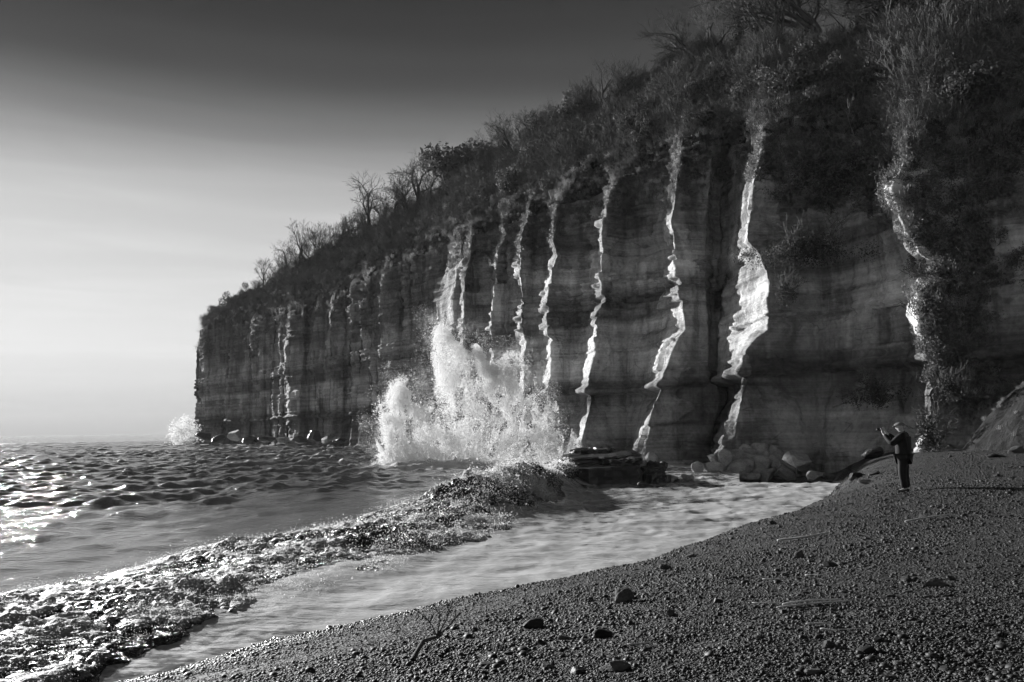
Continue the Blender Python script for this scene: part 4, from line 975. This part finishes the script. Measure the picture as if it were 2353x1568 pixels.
face_bush('hanging_bush', 1812, 660, 59.5, 1.2, 2.6, 1100, 141, 'ragged tail of dark creeper hanging below the large overhanging bush')
face_bush('hanging_bush', 1890, 390, 60.0, 4.6, 4.4, 3600, 142, 'dark ivy mass hanging from the cliff top above the pale bay')
face_bush('foot_bush', 2005, 890, 55.5, 2.4, 3.0, 1800, 143, 'dark bush low in the corner of the pale bay')
face_bush('foot_bush', 2185, 880, 46.5, 1.3, 2.2, 900, 144, 'dark bush at the foot of the vegetated slope behind the person')

face_bush('foot_bush', 2142, 990, 47.0, 1.3, 3.0, 1500, 145, 'small dark bush added to cover the sunlit rock strip just behind the person')  # added bush, hides a too bright sunlit strip of rock

def hill_point(px, py):
    q = to_px(HILL); i, j = np.unravel_index(np.argmin((q[..., 0] - px) ** 2 + (q[..., 1] - py) ** 2), q.shape[:2]); return HILL[i, j]
def special_tree(name, px, py, h_, seed, label, mat, **kw):
    tv, tf, bv, bf = make_tree(seed, h=h_, **kw); e = empty(name, hill_point(px, py), 0, h_ / max(bv[:, 2].max(), tv[:, 2].max()))
    link('trunk', raw_mesh('trunk', tv, tf, mat), e); link('crown', raw_mesh('crown', bv, bf, mat), e); return tag(e, label, 'tree')
special_tree('dead_tree', 2085, 235, 5.2, 201, 'pale twin-stemmed dead tree standing out on the dark upper slope', M_PALE, maxl=4, trunks=2, r0=.06, trunk_len=.38, spread=.6, kids=(3, 3, 3, 3))
special_tree('young_birch', 1962, 318, 3.0, 202, 'slender pale sapling leaning over the cliff top', M_PALE, maxl=3, trunks=1, r0=.03, trunk_len=.6, spread=.4, kids=(2, 2, 2, 2))
special_tree('young_birch', 1800, 240, 3.2, 203, 'thin pale sapling on the slope above the bright rock edge', M_PALE, maxl=4, trunks=1, r0=.03, trunk_len=.4, spread=.45, kids=(3, 2, 2, 2))

# slumped earth bank on the right
n1, n2 = 70, 60; uu, vv = np.meshgrid(np.linspace(-1, 1, n1), np.linspace(-1, 1, n2), indexing='ij')
ex_, ey_ = 28.5 + uu * 7.0 + vv * 1.0, 41.5 + vv * 5.5 - uu * 2
hb = np.clip(1 - ((uu - .35) ** 2 * .9 + (vv - .35) ** 2 * .8), 0, 1) ** 1.2 * 6.2
ez_ = beach_z(ex_, ey_) - .35 + hb * (1 + .18 * fbm(ex_ * .4, ey_ * .4, 0 * ex_, 4)) + .25 * fbm(ex_ * 1.2, ey_ * 1.2, 0 * ex_, 4) * (hb > .1)
tag(link('earth_bank', raw_mesh('earth_bank', np.stack([ex_, ey_, ez_], -1).reshape(-1, 3), grid_faces(n1, n2), M_SOIL)), 'slumped bank of bare earth and dry grass at the right foot of the cliff', 'bank', kind='structure')
gi = rng.integers(0, n1, 420), rng.integers(0, n2, 420); gk = hb[gi] > .5; gp = np.stack([ex_[gi], ey_[gi], ez_[gi]], -1)[gk]; n = len(gp)
tag(scatter('bank_grass', gp, np.stack([rng.normal(.2, .2, n), rng.normal(0, .2, n), rng.uniform(0, 6.28, n)], -1), np.repeat(rng.uniform(.25, .5, n)[:, None], 3, 1), [grass_tuft(85, 50, .7), grass_tuft(86, 40, .9)], rng.integers(0, 2, n)), 'dry grass on the earth bank', 'grass', kind='stuff')

# ------------------------------------------------------------------ the photographer
def flat_mat(name, v, rough=.8, nscale=60):
    m = Mat(name, v, rough, .3); n = m.noise(m.pos(obj=True), nscale, 3, .6); m.color(m.rng(n, .3, .7, v * .8, v * 1.2)); return m.m
M_COAT = flat_mat('dark_coat_cloth', .007); M_TROUS = flat_mat('dark_trouser_cloth', .010); M_SKIN = flat_mat('skin', .42, .5, 8); M_CAP = flat_mat('tweed_cap_cloth', .16, .9, 90); M_SHOE = flat_mat('shoe_leather', .02, .4); M_BLACK = flat_mat('black_camera_plastic', .015, .35)
def skinned(name, verts, edges, radii, mat, parent, levels=2, root=0):
    me = bpy.data.meshes.new(name); me.from_pydata(verts, edges, []); me.update(); o = link(name, me, parent); me.materials.append(mat)
    md = o.modifiers.new('skin', 'SKIN'); md.use_smooth_shade = True
    if not me.skin_vertices: 
        bpy.context.view_layer.objects.active = o; bpy.ops.mesh.customdata_skin_add()
    for i, (v, r_) in enumerate(zip(me.skin_vertices[0].data, radii)): v.radius = r_ if isinstance(r_, tuple) else (r_, r_); v.use_root = (i == root)
    sb = o.modifiers.new('subsurf', 'SUBSURF'); sb.levels = levels; sb.render_levels = levels
    return o
pp = ground_at(2082, 1131)
person = empty('person', (pp[0], pp[1], float(beach_z(pp[0], pp[1])) - .01), R(52))
Vb, Eb, Rb = [], [], []
def add(v, r_, par=None):
    Vb.append(v); Rb.append(r_); i = len(Vb) - 1
    if par is not None: Eb.append((par, i))
    return i
pel = add((0, 0, .95), (.13, .11)); sp1 = add((0, .0, 1.15), (.13, .11), pel); ch_ = add((0, .0, 1.36), (.15, .11), sp1); nb = add((0, .0, 1.49), .06, ch_); nk = add((0, .03, 1.545), .055, nb)
hd = add((0, .06, 1.63), (.075, .095), nk); ht = add((0, .05, 1.715), (.06, .08), hd); add((0, .165, 1.615), .016, hd)
add((-.082, .04, 1.625), .02, hd); add((.082, .04, 1.625), .02, hd)
for s_ in (-1, 1):
    hp = add((s_ * .095, 0, .88), .09, pel); kn = add((s_ * .11, .03, .48), .06, hp); an = add((s_ * .12, -.02, .10), .042, kn); add((s_ * .14, .14, .04), .035, an)
def arm(s_, elbow, wrist, palm, fdir, thumb):
    sh = add((s_ * .19, .0, 1.42), .065, ch_); el_ = add(elbow, .048, sh); wr = add(wrist, .032, el_); pm = add(palm, (.04, .022), wr)
    fd = np.array(fdir); fd = fd / np.linalg.norm(fd); side = np.cross(fd, (0, 1, 0)); side /= np.linalg.norm(side) + 1e-9
    for k, L_ in enumerate((.07, .08, .075, .06)):
        b_ = np.array(palm) + side * (k - 1.5) * .019 + fd * .03; m_ = b_ + fd * L_ * .5 + np.array([0, .012, 0]); t_ = m_ + fd * L_ * .35 + np.array([-s_ * .025, .01, 0])
        i = add(tuple(b_), .010, pm); i = add(tuple(m_), .009, i); add(tuple(t_), .008, i)
    th = np.array(palm) + np.array(thumb) * .4; i = add(tuple(th), .012, pm); add(tuple(np.array(palm) + np.array(thumb)), .009, i)
arm(-1, (-.27, .20, 1.22), (-.10, .42, 1.47), (-.085, .46, 1.53), (.25, .1, 1), (.03, .0, .075))
arm(1, (.29, .18, 1.24), (.12, .40, 1.48), (.10, .44, 1.545), (-.25, .1, 1), (-.03, .0, .075))
skinned('body', Vb, Eb, Rb, M_SKIN, person)
cv = [(0, 0, .76), (0, 0, .98), (0, .0, 1.18), (0, -.01, 1.36), (0, -.005, 1.46), (0, .01, 1.53), (-.2, -.01, 1.41), (-.285, .19, 1.215), (-.115, .40, 1.455), (.2, -.01, 1.41), (.305, .17, 1.235), (.135, .38, 1.465)]
skinned('coat', cv, [(0, 1), (1, 2), (2, 3), (3, 4), (4, 5), (3, 6), (6, 7), (7, 8), (3, 9), (9, 10), (10, 11)], [(.27, .23), (.265, .215), (.255, .20), (.24, .185), (.15, .12), (.09, .09), .115, .088, .06, .115, .088, .06], M_COAT, person, root=2)
tv_ = [(0, 0, .93), (-.10, 0, .84), (-.115, .035, .48), (-.125, -.01, .09), (.10, 0, .84), (.115, .035, .48), (.125, -.01, .09)]
skinned('trousers', tv_, [(0, 1), (1, 2), (2, 3), (0, 4), (4, 5), (5, 6)], [(.18, .15), .125, .105, .095, .125, .105, .095], M_TROUS, person)
for s_ in (-1, 1): skinned('shoe', [(s_ * .125, -.06, .05), (s_ * .13, .05, .05), (s_ * .145, .17, .04)], [(0, 1), (1, 2)], [(.045, .05), (.05, .045), (.045, .035)], M_SHOE, person)
bm = bmesh.new(); bmesh.ops.create_uvsphere(bm, u_segments=24, v_segments=12, radius=1.0)
for v in list(bm.verts):
    if v.co.z < -.12: v.co.z = -.12
bmesh.ops.remove_doubles(bm, verts=bm.verts, dist=.01)
for v in bm.verts:
    f_ = max(0, v.co.y); v.co = Vector((v.co.x * .105, v.co.y * .128 + .05 + f_ * .02, 1.685 + v.co.z * .075 - f_ * .02))
cap_me = bpy.data.meshes.new('cap'); bm.to_mesh(cap_me); bm.free(); cap_me.polygons.foreach_set('use_smooth', np.ones(len(cap_me.polygons), bool)); cap_me.materials.append(M_CAP); cap = link('cap', cap_me, person)
bv_ = []; bf_ = []
for j, z_ in enumerate((0, .012)):
    for i in range(13):
        a = math.pi * i / 12; bv_.append((math.cos(a) * .088, .155 + math.sin(a) * .075, 1.668 + z_ - math.sin(a) * .022))
bf_ = [tuple(range(12, -1, -1)), tuple(range(13, 26))] + [(i, i + 1, i + 14, i + 13) for i in range(12)] + [(12, 0, 13, 25)]
link('brim', raw_mesh('brim', np.array(bv_), bf_, M_CAP, False), cap)
hv = leaf_cloud(5, 260, .09, .07, .06, .012, 5); 
link('hair', raw_mesh('hair', hv[0] + np.array([0, -.03, 1.60]), hv[1], flat_mat('grey_hair', .3), False), person)
tag(person, 'person in a dark coat and flat cap holding a camera up towards the splash', 'person')
# the camera held in both hands
ce = empty('hand_camera', person.matrix_basis @ Vector((.005, .50, 1.575)), R(52))
def box(name, sx, sy, sz, c_, mat, parent, bev=.006):
    bm = bmesh.new(); bmesh.ops.create_cube(bm, size=1.0)
    for v in bm.verts: v.co = Vector((v.co.x * sx + c_[0], v.co.y * sy + c_[1], v.co.z * sz + c_[2]))
    bmesh.ops.bevel(bm, geom=bm.edges[:], offset=bev, segments=2, affect='EDGES'); me = bpy.data.meshes.new(name); bm.to_mesh(me); bm.free(); me.materials.append(mat); return link(name, me, parent)
box('camera_body', .135, .05, .085, (0, 0, 0), M_BLACK, ce); box('viewfinder', .045, .05, .03, (0, 0, .055), M_BLACK, ce)
V, F = [], []; tube(V, F, [np.array([0, .02, 0]), np.array([0, .06, 0]), np.array([0, .065, 0]), np.array([0, .11, 0])], [.034, .034, .038, .038], 16); F.append(tuple(range(len(V) - 16, len(V))))
link('lens', raw_mesh('lens', np.array(V), F, M_BLACK), ce)
tag(ce, 'small black camera held up in the photographer’s hands'.replace('’', "'"), 'camera')

# ------------------------------------------------------------------ air
bm = bmesh.new(); bmesh.ops.create_cube(bm, size=1.0); me = bpy.data.meshes.new('haze'); bm.to_mesh(me); bm.free()
hz = link('haze', me, loc=(0, 1500, 60)); hz.scale = (7600, 7600, 128)
m = bpy.data.materials.new('haze_air'); m.use_nodes = True; nt = m.node_tree
for x in list(nt.nodes):
    if x.type != 'OUTPUT_MATERIAL': nt.nodes.remove(x)
vp = nt.nodes.new('ShaderNodeVolumePrincipled'); vp.inputs['Color'].default_value = g(.9); vp.inputs['Density'].default_value = .00012; vp.inputs['Anisotropy'].default_value = .0
nt.links.new(vp.outputs[0], [x for x in nt.nodes if x.type == 'OUTPUT_MATERIAL'][0].inputs['Volume']); me.materials.append(m)
tag(hz, 'thin pale sea haze in the air', 'haze', kind='stuff')
